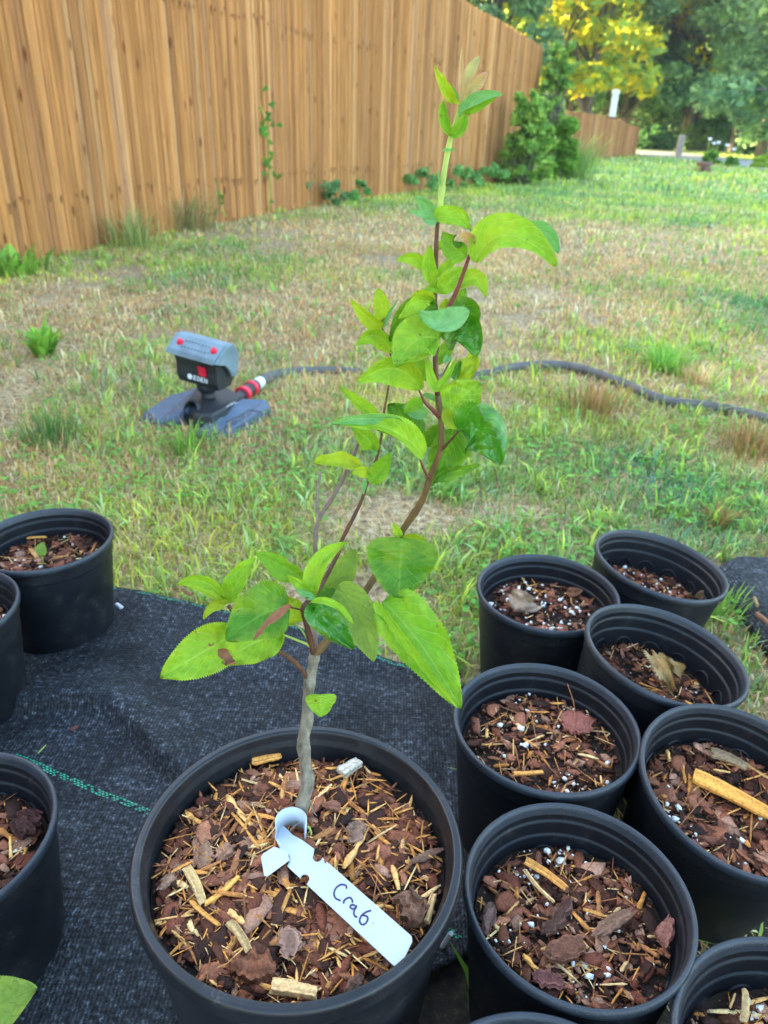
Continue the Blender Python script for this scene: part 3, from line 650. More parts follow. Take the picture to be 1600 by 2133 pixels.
needle('A', [(738, 1785, .002), (770, 1820, .004), (798, 1870, .002)], 'pine needle crossing the mulch above the tag end')
needle('A', [(790, 1778, .004), (785, 1830, .003), (778, 1875, .002)], 'pine needle crossing the first at a steep angle')
# ------------------------------------------------------------------ leaves
LEAFN = 0
def leaf_mesh(A, C, B, width, roll, fold, m, name='leaf', parent=None, crinkle=.0, shape=1.0, curl=0.0, serr=.065, normal=None, label=None):
    """midrib is the curve A-C-B (3-D); width in metres; roll turns the blade about its midrib"""
    global LEAFN; LEAFN += 1; sd_ = LEAFN
    nu, nv = 76, 10; A, C, B = (np.asarray(q, float) for q in (A, C, B)); V = []; UV = []
    camp = np.array([0, 0, CH])
    for i in range(nu+1):
        t = i/nu; p = (1-t)**2*A+2*t*(1-t)*C+t*t*B; d = 2*(1-t)*(C-A)+2*t*(B-C); d = d/max(1e-9, np.linalg.norm(d))
        nn = (camp-p) if normal is None else normal; nn = nn/np.linalg.norm(nn); s = np.cross(d, nn); ls = np.linalg.norm(s)
        s = s/max(ls, 1e-6); nn = np.cross(s, d); a = R_(roll); s2 = s*math.cos(a)+nn*math.sin(a); n2 = -s*math.sin(a)+nn*math.cos(a)
        tt = t**(.78*shape); k = max(0.0, math.sin(math.pi*tt))**(.5 if shape < .76 else .64)*(1-.10*t); 
        ed = 1+serr*(1 if i % 2 else -1)*.6
        fo = R_(fold)
        for j in range(nv+1):
            v = j/nv*2-1; av = abs(v); hw = width/2*k*(ed if av > .99 else 1)
            cu = fo+curl*av; x = v*hw*math.cos(cu); z = av*hw*math.sin(cu)
            z += crinkle*width*(noise2(t*5+sd_*3.1, v*2.2+sd_, 1.0, sd_ % 9)-.5)*(.3+av)
            z += .026*width*math.cos((t-av*.4)*2*math.pi*7.5+sd_)*(av*(1-av)*4)+.05*width*(noise2(t*9+sd_, v*3.5+sd_*2, 1.0, sd_ % 7)-.5)*av
            V.append(p+s2*x+n2*z); UV.append((t, (v+1)/2))
    i = np.arange((nu+1)*(nv+1)).reshape(nu+1, nv+1); F = np.stack([i[:-1, :-1], i[:-1, 1:], i[1:, 1:], i[1:, :-1]], -1).reshape(-1, 4)
    o = mesh_np(name, np.array(V), F, m, parent=parent, smooth=True, uv=np.array(UV))
    if label: o['label'] = label
    return o
# the sapling: Y of the crown plane drifts back as it rises
base3 = onplane(620, 1722, POTS['A']['p0'], POTS['A']['n'])
YB = float(base3[1])
def YT(y): return float(np.interp(y, [80, 700, 1100, 1365, 1725], [YB+.09, YB+.065, YB+.045, YB+.02, YB]))
def T(x, y, dy=0.0): return atY(x, y, YT(y)+dy)
sap = empty('apple_sapling', tuple(base3)); tag(sap, 'leafy young apple sapling with a thin grey stem, growing from the largest pot', 'sapling')
OFF = np.array(base3)
def rel(p): return np.asarray(p)-OFF
def branch(name, pts, r0, r1, m, n=12, dy=0.0, knots=True, parent=None):
    P = [T(*q) if len(q) == 3 else T(q[0], q[1], dy) for q in pts]; Q = spline([rel(p) for p in P], 8); k = len(Q)
    rg = random.Random(len(pts)*7+int(pts[0][0])); rad = []
    for i in range(k):
        t = i/(k-1); d = 1+(.16*math.exp(-((i % 11-4)/1.6)**2) if knots else 0)+rg.uniform(-.05, .05); rad.append((r0+(r1-r0)*t)*d)
    b = MB(); b.tube(Q, rad, n); return b.build(name, m, parent or sap, smooth=True)
mm = lambda px, y: px/FP*depth(T(700, y))
branch('trunk', [(617, 1745), (622, 1722), (632, 1667), (641, 1630), (636, 1588), (632, 1541), (640, 1500), (643, 1440), (649, 1400), (656, 1362)], mm(15, 1700), mm(10.5, 1365), M['bark_grey'], 16)
branch('branch', [(655, 1366, 0), (690, 1325, .004), (740, 1262, .02), (795, 1180, .028), (838, 1106, .02), (877, 1047, .01), (896, 995, .005), (918, 935, 0), (919, 879, 0), (912, 822, 0)], mm(8.4, 1365), mm(5.6, 900), M['bark_olive'], 12)
branch('branch', [(912, 824), (907, 755), (911, 702), (906, 620), (908, 560), (910, 485), (915, 438)], mm(5.7, 822), mm(4.0, 440), M['bark_brown'], 12)
branch('shoot', [(915, 440), (925, 361), (935, 305), (942, 275), (954, 239), (963, 205)], mm(6.5, 440), mm(4, 220), M['stem_green'], 12)
branch('branch', [(653, 1362, 0), (641, 1310, -.008), (634, 1280, -.01), (632, 1266, -.01), (645, 1248, -.005), (668, 1222, .01), (703, 1155, .02), (712, 1126, .022), (750, 1050, .025), (763, 1012, .025), (781, 966, .025), (796, 905, .025)], mm(6.6, 1365), mm(2.7, 900), M['bark_brown'], 10)
branch('branch', [(657, 1364, .006), (655, 1290, .025), (658, 1180, .04), (657, 1126, .045), (664, 1083, .045), (697, 1030, .045), (726, 975, .045), (750, 916, .045)], mm(6.2, 1365), mm(3.6, 900), M['bark_mauve'], 10)
branch('twig', [(662, 1090, .045), (661, 1040, .045), (667, 984, .045)], mm(4, 1080), mm(3, 980), M['bark_grey'], 8)
branch('branch', [(640, 1413, 0), (634, 1402, -.003), (618, 1383, -.01), (593, 1363, -.018), (565, 1351, -.022), (510, 1310, -.01), (476, 1262, .0)], mm(5.2, 1400), mm(3.5, 1260), M['bark_brown'], 10)
branch('branch', [(911, 700, 0), (925, 657, -.012), (949, 612, -.02), (975, 541, -.028), (984, 512, -.03)], mm(5, 700), mm(3.2, 520), M['bark_red'], 10)
branch('petiole', [(916, 868, 0), (900, 852, -.008), (884, 836, -.012), (873, 812, -.015)], mm(6, 870), mm(2, 800), M['bark_red'], 8, knots=False)
branch('petiole', [(893, 995, 0), (882, 975, -.01), (872, 948, -.02)], mm(3.2, 990), mm(2, 950), M['bark_red'], 8, knots=False)
branch('petiole', [(918, 940, 0), (938, 918, -.008), (956, 896, -.015)], mm(3.2, 940), mm(2, 900), M['bark_brown'], 8, knots=False)
branch('petiole', [(650, 1352, -.002), (640, 1342, -.005), (620, 1334, -.01), (590, 1322, -.02)], mm(3, 1350), mm(2, 1320), M['stem_green'], 8, knots=False)
branch('petiole', [(646, 1345, 0), (632, 1318, -.002), (612, 1295, .005)], mm(2, 1350), mm(1.6, 1300), M['stem_green'], 8, knots=False)
branch('petiole', [(632, 1272, -.01), (618, 1268, -.018), (600, 1264, -.026)], mm(2, 1270), mm(1.8, 1265), M['bark_brown'], 8, knots=False)
branch('petiole', [(795, 905, .025), (800, 860, .0), (816, 760, -.005), (808, 725, 0), (797, 684, 0)], mm(2.6, 900), mm(1.8, 690), M['bark_olive'], 8, knots=False)
branch('petiole', [(912, 800, 0), (925, 775, .01), (941, 747, .015)], mm(2.4, 800), mm(1.6, 750), M['bark_olive'], 8, knots=False)
# (base, control, tip, width px, roll, fold, colour, dy base, dy tip, crinkle, shape)
LV = [
 # lower crown
 ((497, 1318), (430, 1350), (335, 1411), 108, 8, 10, 'b', -.012, -.03, .10, 1.0),
 ((590, 1320), (530, 1330), (462, 1382), 100, -10, 12, 'b', -.022, -.035, .12, 1.0),
 ((600, 1264), (548, 1268), (470, 1334), 128, -14, 10, 'd', -.030, -.045, .10, .95),
 ((616, 1298), (612, 1275), (590, 1240), 66, 0, 10, 'y', .006, .0, .1, 1.0),
 ((470, 1254), (425, 1185), (368, 1218), 48, 20, 25, 'b', .0, -.005, .10, 1.0),
 ((468, 1256), (432, 1228), (393, 1224), 17, -30, 5, 'y', -.003, -.008, .1, 1.0),
 ((478, 1256), (486, 1210), (532, 1162), 54, 15, 20, 'b', .002, .008, .2, 1.0),
 ((475, 1256), (436, 1246), (424, 1290), 34, 30, 20, 'y', -.002, -.01, .1, 1.0),
 ((474, 1254), (462, 1232), (462, 1214), 16, 0, 10, 't', .01, .012, .1, 1.0),
 ((637, 1210), (590, 1178), (533, 1151), 56, 25, 14, 'm', .0, .006, .12, 1.1),
 ((655, 1242), (632, 1222), (598, 1198), 32, 10, 25, 'b', -.012, -.018, .25, 1.0),
 ((656, 1240), (640, 1248), (615, 1224), 20, 0, 20, 't', -.016, -.02, .1, 1.0),
 ((654, 1240), (640, 1170), (723, 1129), 52, 10, 22, 'b', -.01, .0, .10, .95),
 ((672, 1232), (702, 1215), (740, 1143), 70, -15, 14, 'o', .03, .035, .10, 1.2),
 ((652, 1264), (668, 1240), (700, 1228), 40, 10, 12, 'd', .01, .015, .1, 1.0),
 ((648, 1258), (682, 1290), (738, 1352), 74, 0, 14, 's', -.018, -.03, .30, .9),
 ((648, 1254), (700, 1245), (735, 1300), 24, 20, 30, 'b', -.024, -.034, .1, 1.0),
 ((700, 1224), (752, 1262), (778, 1379), 92, -12, 10, 'o', .012, -.005, .10, .95),
 ((838, 1120), (834, 1180), (830, 1246), 150, 8, 4, 'd', .0, -.012, .06, .72),
 ((836, 1122), (880, 1122), (902, 1176), 48, -20, 10, 'y', .018, .02, .1, 1.0),
 ((834, 1118), (826, 1108), (820, 1088), 20, 0, 10, 'b', .006, .0, .1, 1.0),
 ((798, 1252), (868, 1312), (962, 1477), 136, 8, 14, 'm', -.008, -.035, .12, .82),
 ((782, 1252), (850, 1345), (952, 1474), 40, -50, 10, 'b', -.016, -.042, .08, .9),
 ((669, 1447), (668, 1470), (672, 1492), 66, 0, -16, 'b', -.016, -.020, .06, .6),
 # left thin branches
 ((752, 972), (700, 955), (654, 966), 34, -25, 18, 'y', .04, .03, .25, 1.0),
 ((772, 990), (752, 975), (733, 988), 26, 10, 15, 'y', .02, .015, .2, 1.0),
 ((766, 1000), (796, 990), (812, 942), 42, 10, 16, 'm', .02, .015, .12, 1.1),
 ((764, 1000), (756, 1010), (757, 1030), 14, 0, 30, 't', .02, .02, .1, 1.0),
 ((780, 938), (768, 905), (732, 890), 40, 15, 14, 'm', .02, .01, .15, 1.0),
 ((784, 948), (774, 930), (784, 908), 15, 0, 25, 't', .02, .02, .1, 1.0),
 ((782, 866), (752, 850), (708, 806), 34, -15, 28, 'b', .01, .0, .10, .9),
 # middle
 ((880, 952), (832, 868), (690, 884), 62, -28, 24, 'b', -.02, -.045, .12, .9),
 ((840, 880), (770, 860), (690, 882), 34, 40, 10, 't', -.03, -.048, .10, 1.0),
 ((872, 925), (850, 870), (808, 842), 62, 10, 10, 'd', .01, .012, .2, 1.0),
 ((892, 862), (866, 858), (838, 846), 32, 0, 15, 't', .006, .01, .1, 1.0),
 ((914, 836), (898, 822), (878, 822), 13, 0, 15, 't', .01, .012, .1, 1.0),
 ((957, 896), (1012, 868), (1042, 968), 100, -6, 6, 's', -.016, -.03, .34, .85),
 ((945, 892), (935, 940), (902, 1004), 82, 20, 10, 'd', .012, .02, .12, .9),
 ((908, 998), (945, 980), (1000, 968), 30, -35, 10, 'd', .014, .02, .10, 1.0),
 ((924, 878), (948, 830), (1002, 800), 88, -12, 12, 'b', .006, .012, .10, 1.1),
 ((962, 888), (930, 868), (928, 848), 34, 20, 20, 'y', -.004, -.004, .1, 1.0),
 ((875, 812), (836, 730), (744, 796), 70, 24, 18, 'b', -.018, -.03, .06, 1.0),
 ((890, 742), (900, 868), (952, 742), 26, 10, 24, 'b', -.022, -.022, .10, 1.0),
 ((866, 734), (868, 772), (893, 792), 34, 0, 14, 'm', -.006, -.01, .1, 1.0),
 ((852, 742), (850, 756), (856, 772), 20, 0, 10, 'y', .006, .006, .1, 1.0),
 ((940, 742), (930, 748), (922, 756), 15, 0, 12, 't', .015, .01, .1, 1.0),
 ((948, 785), (976, 770), (994, 738), 52, 15, 18, 'y', .014, .02, .35, 1.0),
 ((945, 790), (950, 770), (960, 752), 20, 0, 18, 's', .01, .012, .35, 1.0),
 # upper
 ((915, 704), (858, 690), (826, 764), 92, -20, 10, 'm', -.024, -.036, .06, .85),
 ((918, 704), (884, 740), (842, 752), 24, 40, 20, 'm', -.026, -.036, .08, 1.0),
 ((910, 640), (850, 640), (812, 712), 70, 20, 12, 'd', -.006, -.014, .08, 1.0),
 ((898, 628), (862, 615), (830, 664), 42, 30, 24, 'b', -.018, -.028, .12, 1.0),
 ((904, 630), (880, 610), (858, 620), 34, 10, 14, 'y', -.006, -.008, .1, 1.0),
 ((928, 610), (905, 592), (884, 604), 19, 10, 14, 'm', -.01, -.012, .1, 1.0),
 ((976, 643), (924, 696), (872, 648), 50, -18, 14, 't', -.034, -.034, .08, 1.0),
 ((935, 650), (970, 640), (992, 682), 60, 10, 12, 'd', .0, .004, .12, 1.0),
 ((960, 668), (988, 690), (990, 742), 66, -10, 16, 's', -.012, -.02, .22, .85),
 ((955, 674), (938, 690), (938, 730), 40, 20, 12, 's', -.010, -.014, .2, .9),
 ((920, 660), (900, 690), (884, 712), 36, 0, 10, 'm', .006, .004, .1, 1.0),
 ((914, 720), (900, 700), (898, 680), 18, 0, 10, 'y', .006, .006, .1, 1.0),
 ((934, 655), (955, 630), (970, 600), 34, 10, 14, 'm', .002, .006, .1, 1.0),
 ((924, 662), (924, 640), (932, 622), 22, 10, 14, 'y', .004, .006, .15, 1.0),
 ((924, 612), (932, 575), (974, 560), 40, 10, 16, 'b', -.012, -.018, .1, 1.0),
 ((956, 598), (994, 556), (1012, 620), 40, 20, 20, 'b', -.016, -.02, .1, 1.0),
 ((904, 592), (888, 555), (898, 510), 34, 5, 22, 'b', -.006, -.01, .05, 1.0),
 ((892, 558), (860, 525), (826, 543), 30, 15, 20, 'b', -.002, -.006, .08, .9),
 ((910, 576), (930, 556), (956, 536), 22, 10, 20, 'b', -.006, -.006, .06, 1.0),
 ((972, 534), (945, 520), (922, 484), 48, 15, 12, 'm', -.014, -.008, .08, .9),
 ((986, 508), (975, 482), (948, 502), 30, 15, 24, 'z', -.034, -.040, .25, 1.0),
 ((962, 512), (950, 506), (948, 488), 22, 0, 20, 'd', -.02, -.02, .2, 1.0),
 ((988, 546), (1040, 430), (1160, 554), 82, 26, 20, 'b', -.034, -.05, .05, 1.0),
 ((1100, 470), (1150, 476), (1164, 528), 36, -20, 10, 't', -.036, -.042, .06, 1.0),
 ((796, 684), (768, 668), (730, 622), 34, 15, 22, 'y', .0, -.01, .06, .9),
 ((797, 682), (800, 640), (786, 600), 36, 5, 16, 'y', .004, .004, .08, 1.3),
 ((799, 682), (808, 655), (830, 622), 10, 0, 30, 't', -.002, -.004, .06, 1.0),
 ((818, 734), (784, 670), (742, 720), 42, 20, 18, 'b', -.006, -.014, .08, 1.0),
 ((906, 456), (938, 438), (982, 480), 42, 20, 20, 'b', -.008, -.012, .08, 1.0),
 ((925, 448), (958, 440), (978, 466), 30, 0, 10, 'b', .008, .008, .08, 1.0),
 ((905, 450), (895, 425), (864, 410), 32, 20, 22, 't', .0, -.004, .08, 1.0),
 ((905, 452), (880, 450), (852, 438), 16, -20, 15, 't', -.006, -.01, .08, 1.0),
 ((908, 458), (896, 462), (880, 456), 20, 0, 18, 't', -.01, -.014, .08, 1.0),
 ((920, 442), (926, 432), (938, 428), 7, 0, 20, 'm', -.002, -.002, .06, 1.0),
 # inner filler leaves
 ((908, 700), (880, 690), (862, 702), 34, 10, 16, 'b', .012, .015, .1, 1.0),
 ((905, 600), (920, 590), (935, 578), 20, 0, 18, 'm', .008, .01, .1, 1.0),
 ((912, 760), (930, 720), (950, 712), 30, 10, 16, 'm', .016, .018, .1, 1.0),
 ((906, 636), (880, 640), (862, 668), 34, -10, 14, 'b', .006, .01, .1, 1.0),
 ((918, 690), (935, 700), (962, 702), 28, 0, 16, 'd', .004, .006, .1, 1.0),
 ((905, 660), (870, 700), (868, 735), 38, 10, 12, 'b', .012, .012, .1, 1.0),
 ((930, 905), (905, 900), (890, 930), 44, 0, 12, 'd', .014, .018, .1, 1.0),
 ((884, 836), (860, 838), (842, 862), 26, 0, 16, 'm', .0, .002, .1, 1.0),
 ((912, 520), (922, 505), (938, 496), 18, 0, 20, 'b', .004, .006, .1, 1.0),
 ((946, 250), (962, 245), (985, 226), 18, 0, 20, 'm', .002, .0, .1, 1.0),
 ((958, 215), (972, 205), (990, 175), 16, 0, 24, 'z', .004, .004, .1, 1.0),
 ((955, 212), (946, 196), (940, 178), 14, 0, 24, 't', .004, .004, .1, 1.0),
 ((560, 1345), (548, 1322), (560, 1300), 30, 0, 14, 'm', -.004, .0, .1, 1.0),
 ((700, 1230), (712, 1250), (704, 1290), 40, 0, 12, 'd', .016, .014, .1, 1.0),
 # shoot tip
 ((946, 214), (924, 190), (905, 138), 30, -10, 34, 'y', -.004, -.008, .10, .9),
 ((948, 216), (935, 186), (916, 150), 20, 15, 20, 'y', .002, .0, .10, 1.0),
 ((963, 216), (959, 160), (963, 98), 17, 0, 30, 'z', -.004, -.006, .04, .9),
 ((966, 200), (976, 150), (1000, 116), 30, 10, 28, 'z', .0, .002, .16, 1.2),
 ((970, 204), (985, 172), (1020, 150), 32, -15, 30, 'z', -.004, -.01, .16, 1.2),
 ((958, 240), (990, 195), (1048, 197), 30, 10, 24, 't', -.006, -.014, .06, .95),
 ((962, 238), (995, 222), (1036, 201), 18, -45, 10, 'm', -.010, -.016, .06, .95),
 ((941, 284), (918, 240), (926, 208), 28, 10, 30, 'm', -.006, -.008, .10, 1.1),
 ((941, 285), (966, 262), (972, 228), 30, -5, 26, 'm', -.008, -.010, .10, .9),
 ((944, 214), (950, 204), (960, 220), 10, 0, 20, 'y', -.006, -.008, .1, 1.0),
 ((936, 314), (928, 308), (922, 316), 7, 0, 20, 't', -.004, -.006, .1, 1.0),
 ((938, 314), (944, 308), (947, 316), 7, 0, 20, 't', -.004, -.006, .1, 1.0),
 ((918, 388), (916, 372), (911, 352), 6, 0, 30, 't', -.004, -.006, .1, 1.0),
]
sap_leaves = []
for (a, c, b_, wpx, roll, fold, cm, d0_, d1_, cr, sh) in LV:
    A, C_, B = T(*a, d0_), T(*c, (d0_+d1_)/2), T(*b_, d1_); wd = wpx/FP*depth(C_)*(1.02 if a[1] > 1100 else 1.17)
    sap_leaves.append(leaf_mesh(rel(A), rel(C_), rel(B), wd, roll, fold*1.25, LM[cm], parent=sap, crinkle=cr*1.7+.03, shape=sh, curl=.12, normal=np.array([0, 0, CH])-A))
# dry brown margins
def dry(parent_i, a, c, b_, wpx, dy, lab):
    A, C_, B = T(*a, dy), T(*c, dy), T(*b_, dy-.002)
    leaf_mesh(rel(A), rel(C_), rel(B), wpx/FP*depth(C_), 10, 20, LM['n'], name='dry_leaf_margin', parent=sap_leaves[parent_i], crinkle=.3, label=lab)
dry(2, (608, 1262), (575, 1282), (527, 1332), 24, -.052, 'curled brown dry margin')
dry(1, (458, 1352), (470, 1392), (492, 1382), 40, -.045, 'torn brown dry patch')
dry(4, (402, 1240), (388, 1240), (376, 1228), 14, -.012, 'small brown dry patch')
# dead side twiglets at the stem foot
branch('twig', [(626, 1712, -.006), (612, 1722, -.012), (592, 1742, -.016)], .0009, .0004, M['bark_grey'], 6)
branch('twig', [(630, 1690, -.004), (645, 1670, .0), (652, 1688, -.004), (660, 1700, -.006)], .0009, .0004, M['bark_grey'], 6)
branch('shoot', [(634, 1730, -.01), (642, 1722, -.012), (648, 1735, -.014), (645, 1750, -.014)], .0009, .0010, M['stem_green'], 6, knots=False)
# seedling in the far left pot
def seedling():
    p = onplane(90, 1176, POTS['J']['p0']+POTS['J']['n']*.004, POTS['J']['n']); rt = empty('seedling', tuple(p)); tag(rt, 'tiny seedling with pale green round leaves in the far left pot', 'seedling')
    b = MB(); b.tube([(0, 0, 0), (.001, 0, .008), (0, -.001, .016)], .0012, 8); b.build('stem', M['stem_green'], rt, smooth=True)
    leaf_mesh((0, 0, .016), (.000, .004, .026), (.002, .010, .034), .020, 0, 12, LM['o'], parent=rt)
    leaf_mesh((0, 0, .016), (.004, -.004, .022), (.010, -.008, .022), .012, 0, 12, LM['b'], parent=rt)
seedling()
# dry leaves lying in pots
def dry_leaf(key, pts, lift, label, m, wpx, cr, fold=15, roll=0):
    P = POTS[key]; Q = [onplane(x, y, P['p0']+P['n']*(lift+q), P['n']) for x, y, q in pts]
    o = leaf_mesh(Q[0], Q[1], Q[2], wpx/FP*depth(Q[1]), roll, fold, m, name='dry_leaf', crinkle=cr, serr=.3); return tag(o, label, 'dry leaf')
LM['tan'] = leaf_mat('leaf_tan', (.42, .29, .2), (.55, .40, .28), (.4, .26, .18), .15, .7)
LM['straw'] = leaf_mat('leaf_straw', (.36, .22, .08), (.55, .38, .17), (.3, .18, .07), .15, .7)
dry_leaf('D', [(1070, 1240, .010), (1092, 1262, .022), (1118, 1262, .006)], .004, 'pale tan curled dry leaf lying on the perlite pot', LM['tan'], 48, .5, 25)
dry_leaf('D', [(1180, 1232, .004), (1190, 1236, .010), (1212, 1228, .004)], .004, 'small orange brown dry leaf at the back of the perlite pot', LM['n'], 22, .4)
dry_leaf('F', [(1358, 1358, .03), (1380, 1390, .04), (1400, 1440, .008)], .004, 'crumpled straw coloured dry leaf standing in the tilted pot', LM['straw'], 44, 1.0, 40)
dry_leaf('F', [(1375, 1378, .024), (1402, 1372, .034), (1418, 1425, .006)], .004, 'smaller crumpled dry leaf folded against the first', LM['straw'], 30, .9, 40, 40)
dry_leaf('E', [(1455, 1246, .0), (1460, 1238, .012), (1466, 1230, .024)], .010, 'pointed grey brown dry leaf at the right of the farthest pot', LM['tan'], 18, .2, 30)
# leaf of another plant reaching in at the bottom left corner
lf = leaf_mesh(atY(-120, 2140, .335), atY(-30, 2105, .33), atY(78, 2058, .325), .050, 0, 8, LM['o'], name='plant_leaf', crinkle=.1, serr=.04, shape=1.05)
tag(lf, 'out of focus green leaf tip reaching in at the bottom left corner', 'leaf')
# ------------------------------------------------------------------ white plant tag
M['tag'] = simple('tag_plastic', (.50, .56, .62), .38, 30, .03, .05)
M['ink'] = simple('ink', (.035, .012, .09), .5, 100, .2, 0)
def plant_tag():
    zs = float(POTS['A']['p0'][2])
    S = lambda x, y: zs+.012+.014*((x-590)*.73+(y-1760)*.68)/340
    G = lambda x, y, up=0.0: (lambda z: g(x, y, z))(S(x, y)+up)
    cr = lambda L: [(520+x/4.21, 1640+y/4.21) for x, y in L]
    rt = empty('plant_tag', tuple(G(700, 1870))); o0 = np.array(G(700, 1870)); tag(rt, 'white plastic plant tag with Crab handwritten on it, looped round the stem', 'plant tag')
    def arc(cx, cy, r, a0, a1, n=8): return [(cx+r*math.cos(R_(a0+(a1-a0)*k/n)), cy+r*math.sin(R_(a0+(a1-a0)*k/n))) for k in range(n+1)]
    out = [(330, 690), (446, 797)]+arc(486, 800, 40, 190, 400)[::1]+[(502, 850), (1270, 1567), (1362, 1488), (1427, 1350), (1420, 1305), (640, 618)]+arc(594, 612, 42, 15, 215)+[(568, 540), (455, 458), (378, 418), (275, 310), (235, 350), (222, 440), (280, 560), (350, 600), (350, 650)]
    poly = cr(out)
    from mathutils.geometry import tessellate_polygon
    tri = tessellate_polygon([[Vector((x, y, 0)) for x, y in poly]]); me = bpy.data.meshes.new('tag_strip')
    me.from_pydata([tuple(np.array(G(x, y))-o0) for x, y in poly], [], [tuple(t_) for t_ in tri]); me.materials.append(M['tag']); o = bpy.data.objects.new('tag_strip', me); link(o, rt); md = o.modifiers.new('t', 'SOLIDIFY'); md.thickness = .0007; md.offset = -1
    tl = cr([(100, 612), (122, 578), (215, 520), (330, 560), (350, 640), (160, 780), (128, 775)]); b = MB(); b.add([tuple(np.array(G(x, y, .003))-o0) for x, y in tl]+[tuple(np.array(G(x, y, .0023))-o0) for x, y in tl], [tuple(range(7)), tuple(range(13, 6, -1))]+[(i, (i+1) % 7, (i+1) % 7+7, i+7) for i in range(7)])
    b.build('tag_tail', M['tag'], rt)
    # loop round the stem
    c = np.array(g(607, 1738, zs+.012)); L = []; n = 26
    V = []
    for i in range(n+1):
        a = R_(-20+220*i/n); x = math.cos(a)*.0125; y = math.sin(a)*.0125
        V.append(c+np.array([x, y, -.004])-o0); V.append(c+np.array([x*1.05, y*1.05+.001, .016])-o0)
    b = MB(); b.add(V, [(2*i, 2*i+2, 2*i+3, 2*i+1) for i in range(n)]); o = b.build('tag_loop', M['tag'], rt, smooth=True); md = o.modifiers.new('t', 'SOLIDIFY'); md.thickness = .0006
    st = [[(850, 888), (846, 862), (805, 853), (760, 880), (740, 930), (755, 972), (797, 993)],
          [(825, 1018), (828, 996), (850, 975), (880, 966), (898, 985), (903, 1010)],
          [(925, 1035), (895, 1030), (882, 1048), (900, 1066), (930, 1060), (935, 1038), (918, 1080), (915, 1110), (925, 1130), (942, 1138)],
          [(1066, 1080), (1015, 1098), (975, 1135), (965, 1175), (985, 1203), (1015, 1195), (1036, 1160), (1030, 1132), (995, 1122)]]
    hb = MB()
    for s_ in st:
        Q = spline([np.array([520+x/4.21, 1640+y/4.21, 0]) for x, y in s_], 5); hb.tube([tuple(np.array(G(q[0], q[1], .0004))-o0) for q in Q], .00066, 6)
    hb.tube([tuple(np.array(G(777, 1922, .0002))-o0), tuple(np.array(G(777.5, 1922.8, .0006))-o0)], .0003, 6)
    hb.build('handwriting', M['ink'], rt, smooth=True)
plant_tag()
# ------------------------------------------------------------------ small things on the fabric
M['white'] = simple('white_plastic', (.75, .78, .82), .4, 40, .05, .05)
def stick(name, a, b_, r, m, label, cat, za=.02, zb=.02, col=(1, 1, 1)):
    A, B = g(*a, za), g(*b_, zb); q = MB(); q.tube([A, (np.array(A)+np.array(B))/2+np.array([0, 0, .0005]), B], r, 8, col); return tag(q.build(name, m, smooth='auto'), label, cat)
stick('label_stub', (243, 1259), (254, 1267), .0035, M['white'], 'tiny white plastic stub on the black fabric beside the far left pot', 'plastic bit', .022, .022)
stick('plant_label', (920, 1974), (940, 1944), .0024, M['white'], 'narrow white label stick standing between the largest pot and its right neighbour', 'label', .012, .055)
stick('twig', (214, 1255), (250, 1252), .0016, M['bark_brown'], 'short dry twig beside the white plastic stub', 'twig')
stick('straw', (72+76, 1468), (152, 1482), .0008, M['stem_green'], 'thin grass straw on the black fabric near the left pots', 'straw')
stick('straw', (72, 1578), (100, 1548), .0008, M['stem_green'], 'thin straw on the fabric behind the near left pot', 'straw')
stick('leaf_scrap', (149, 1522), (163, 1514), .0030, M['bark_red'], 'tiny brown leaf scrap on the black fabric', 'leaf scrap')
stick('straw', (1572, 1245), (1578, 1262), .0025, LM['straw'], 'small curled straw on the second fabric sheet', 'straw', .045, .05)
stick('wood_chip', (1576, 1278), (1604, 1300), .004, M['chip'], 'reddish wood sliver on the second fabric sheet', 'wood chip', .045, .045, (.3, .14, .08))
stick('wood_chip', (1590, 1460), (1610, 1452), .0035, M['chip'], 'small tan chip at the edge of the second fabric sheet', 'wood chip', .045, .045, (.4, .25, .13))
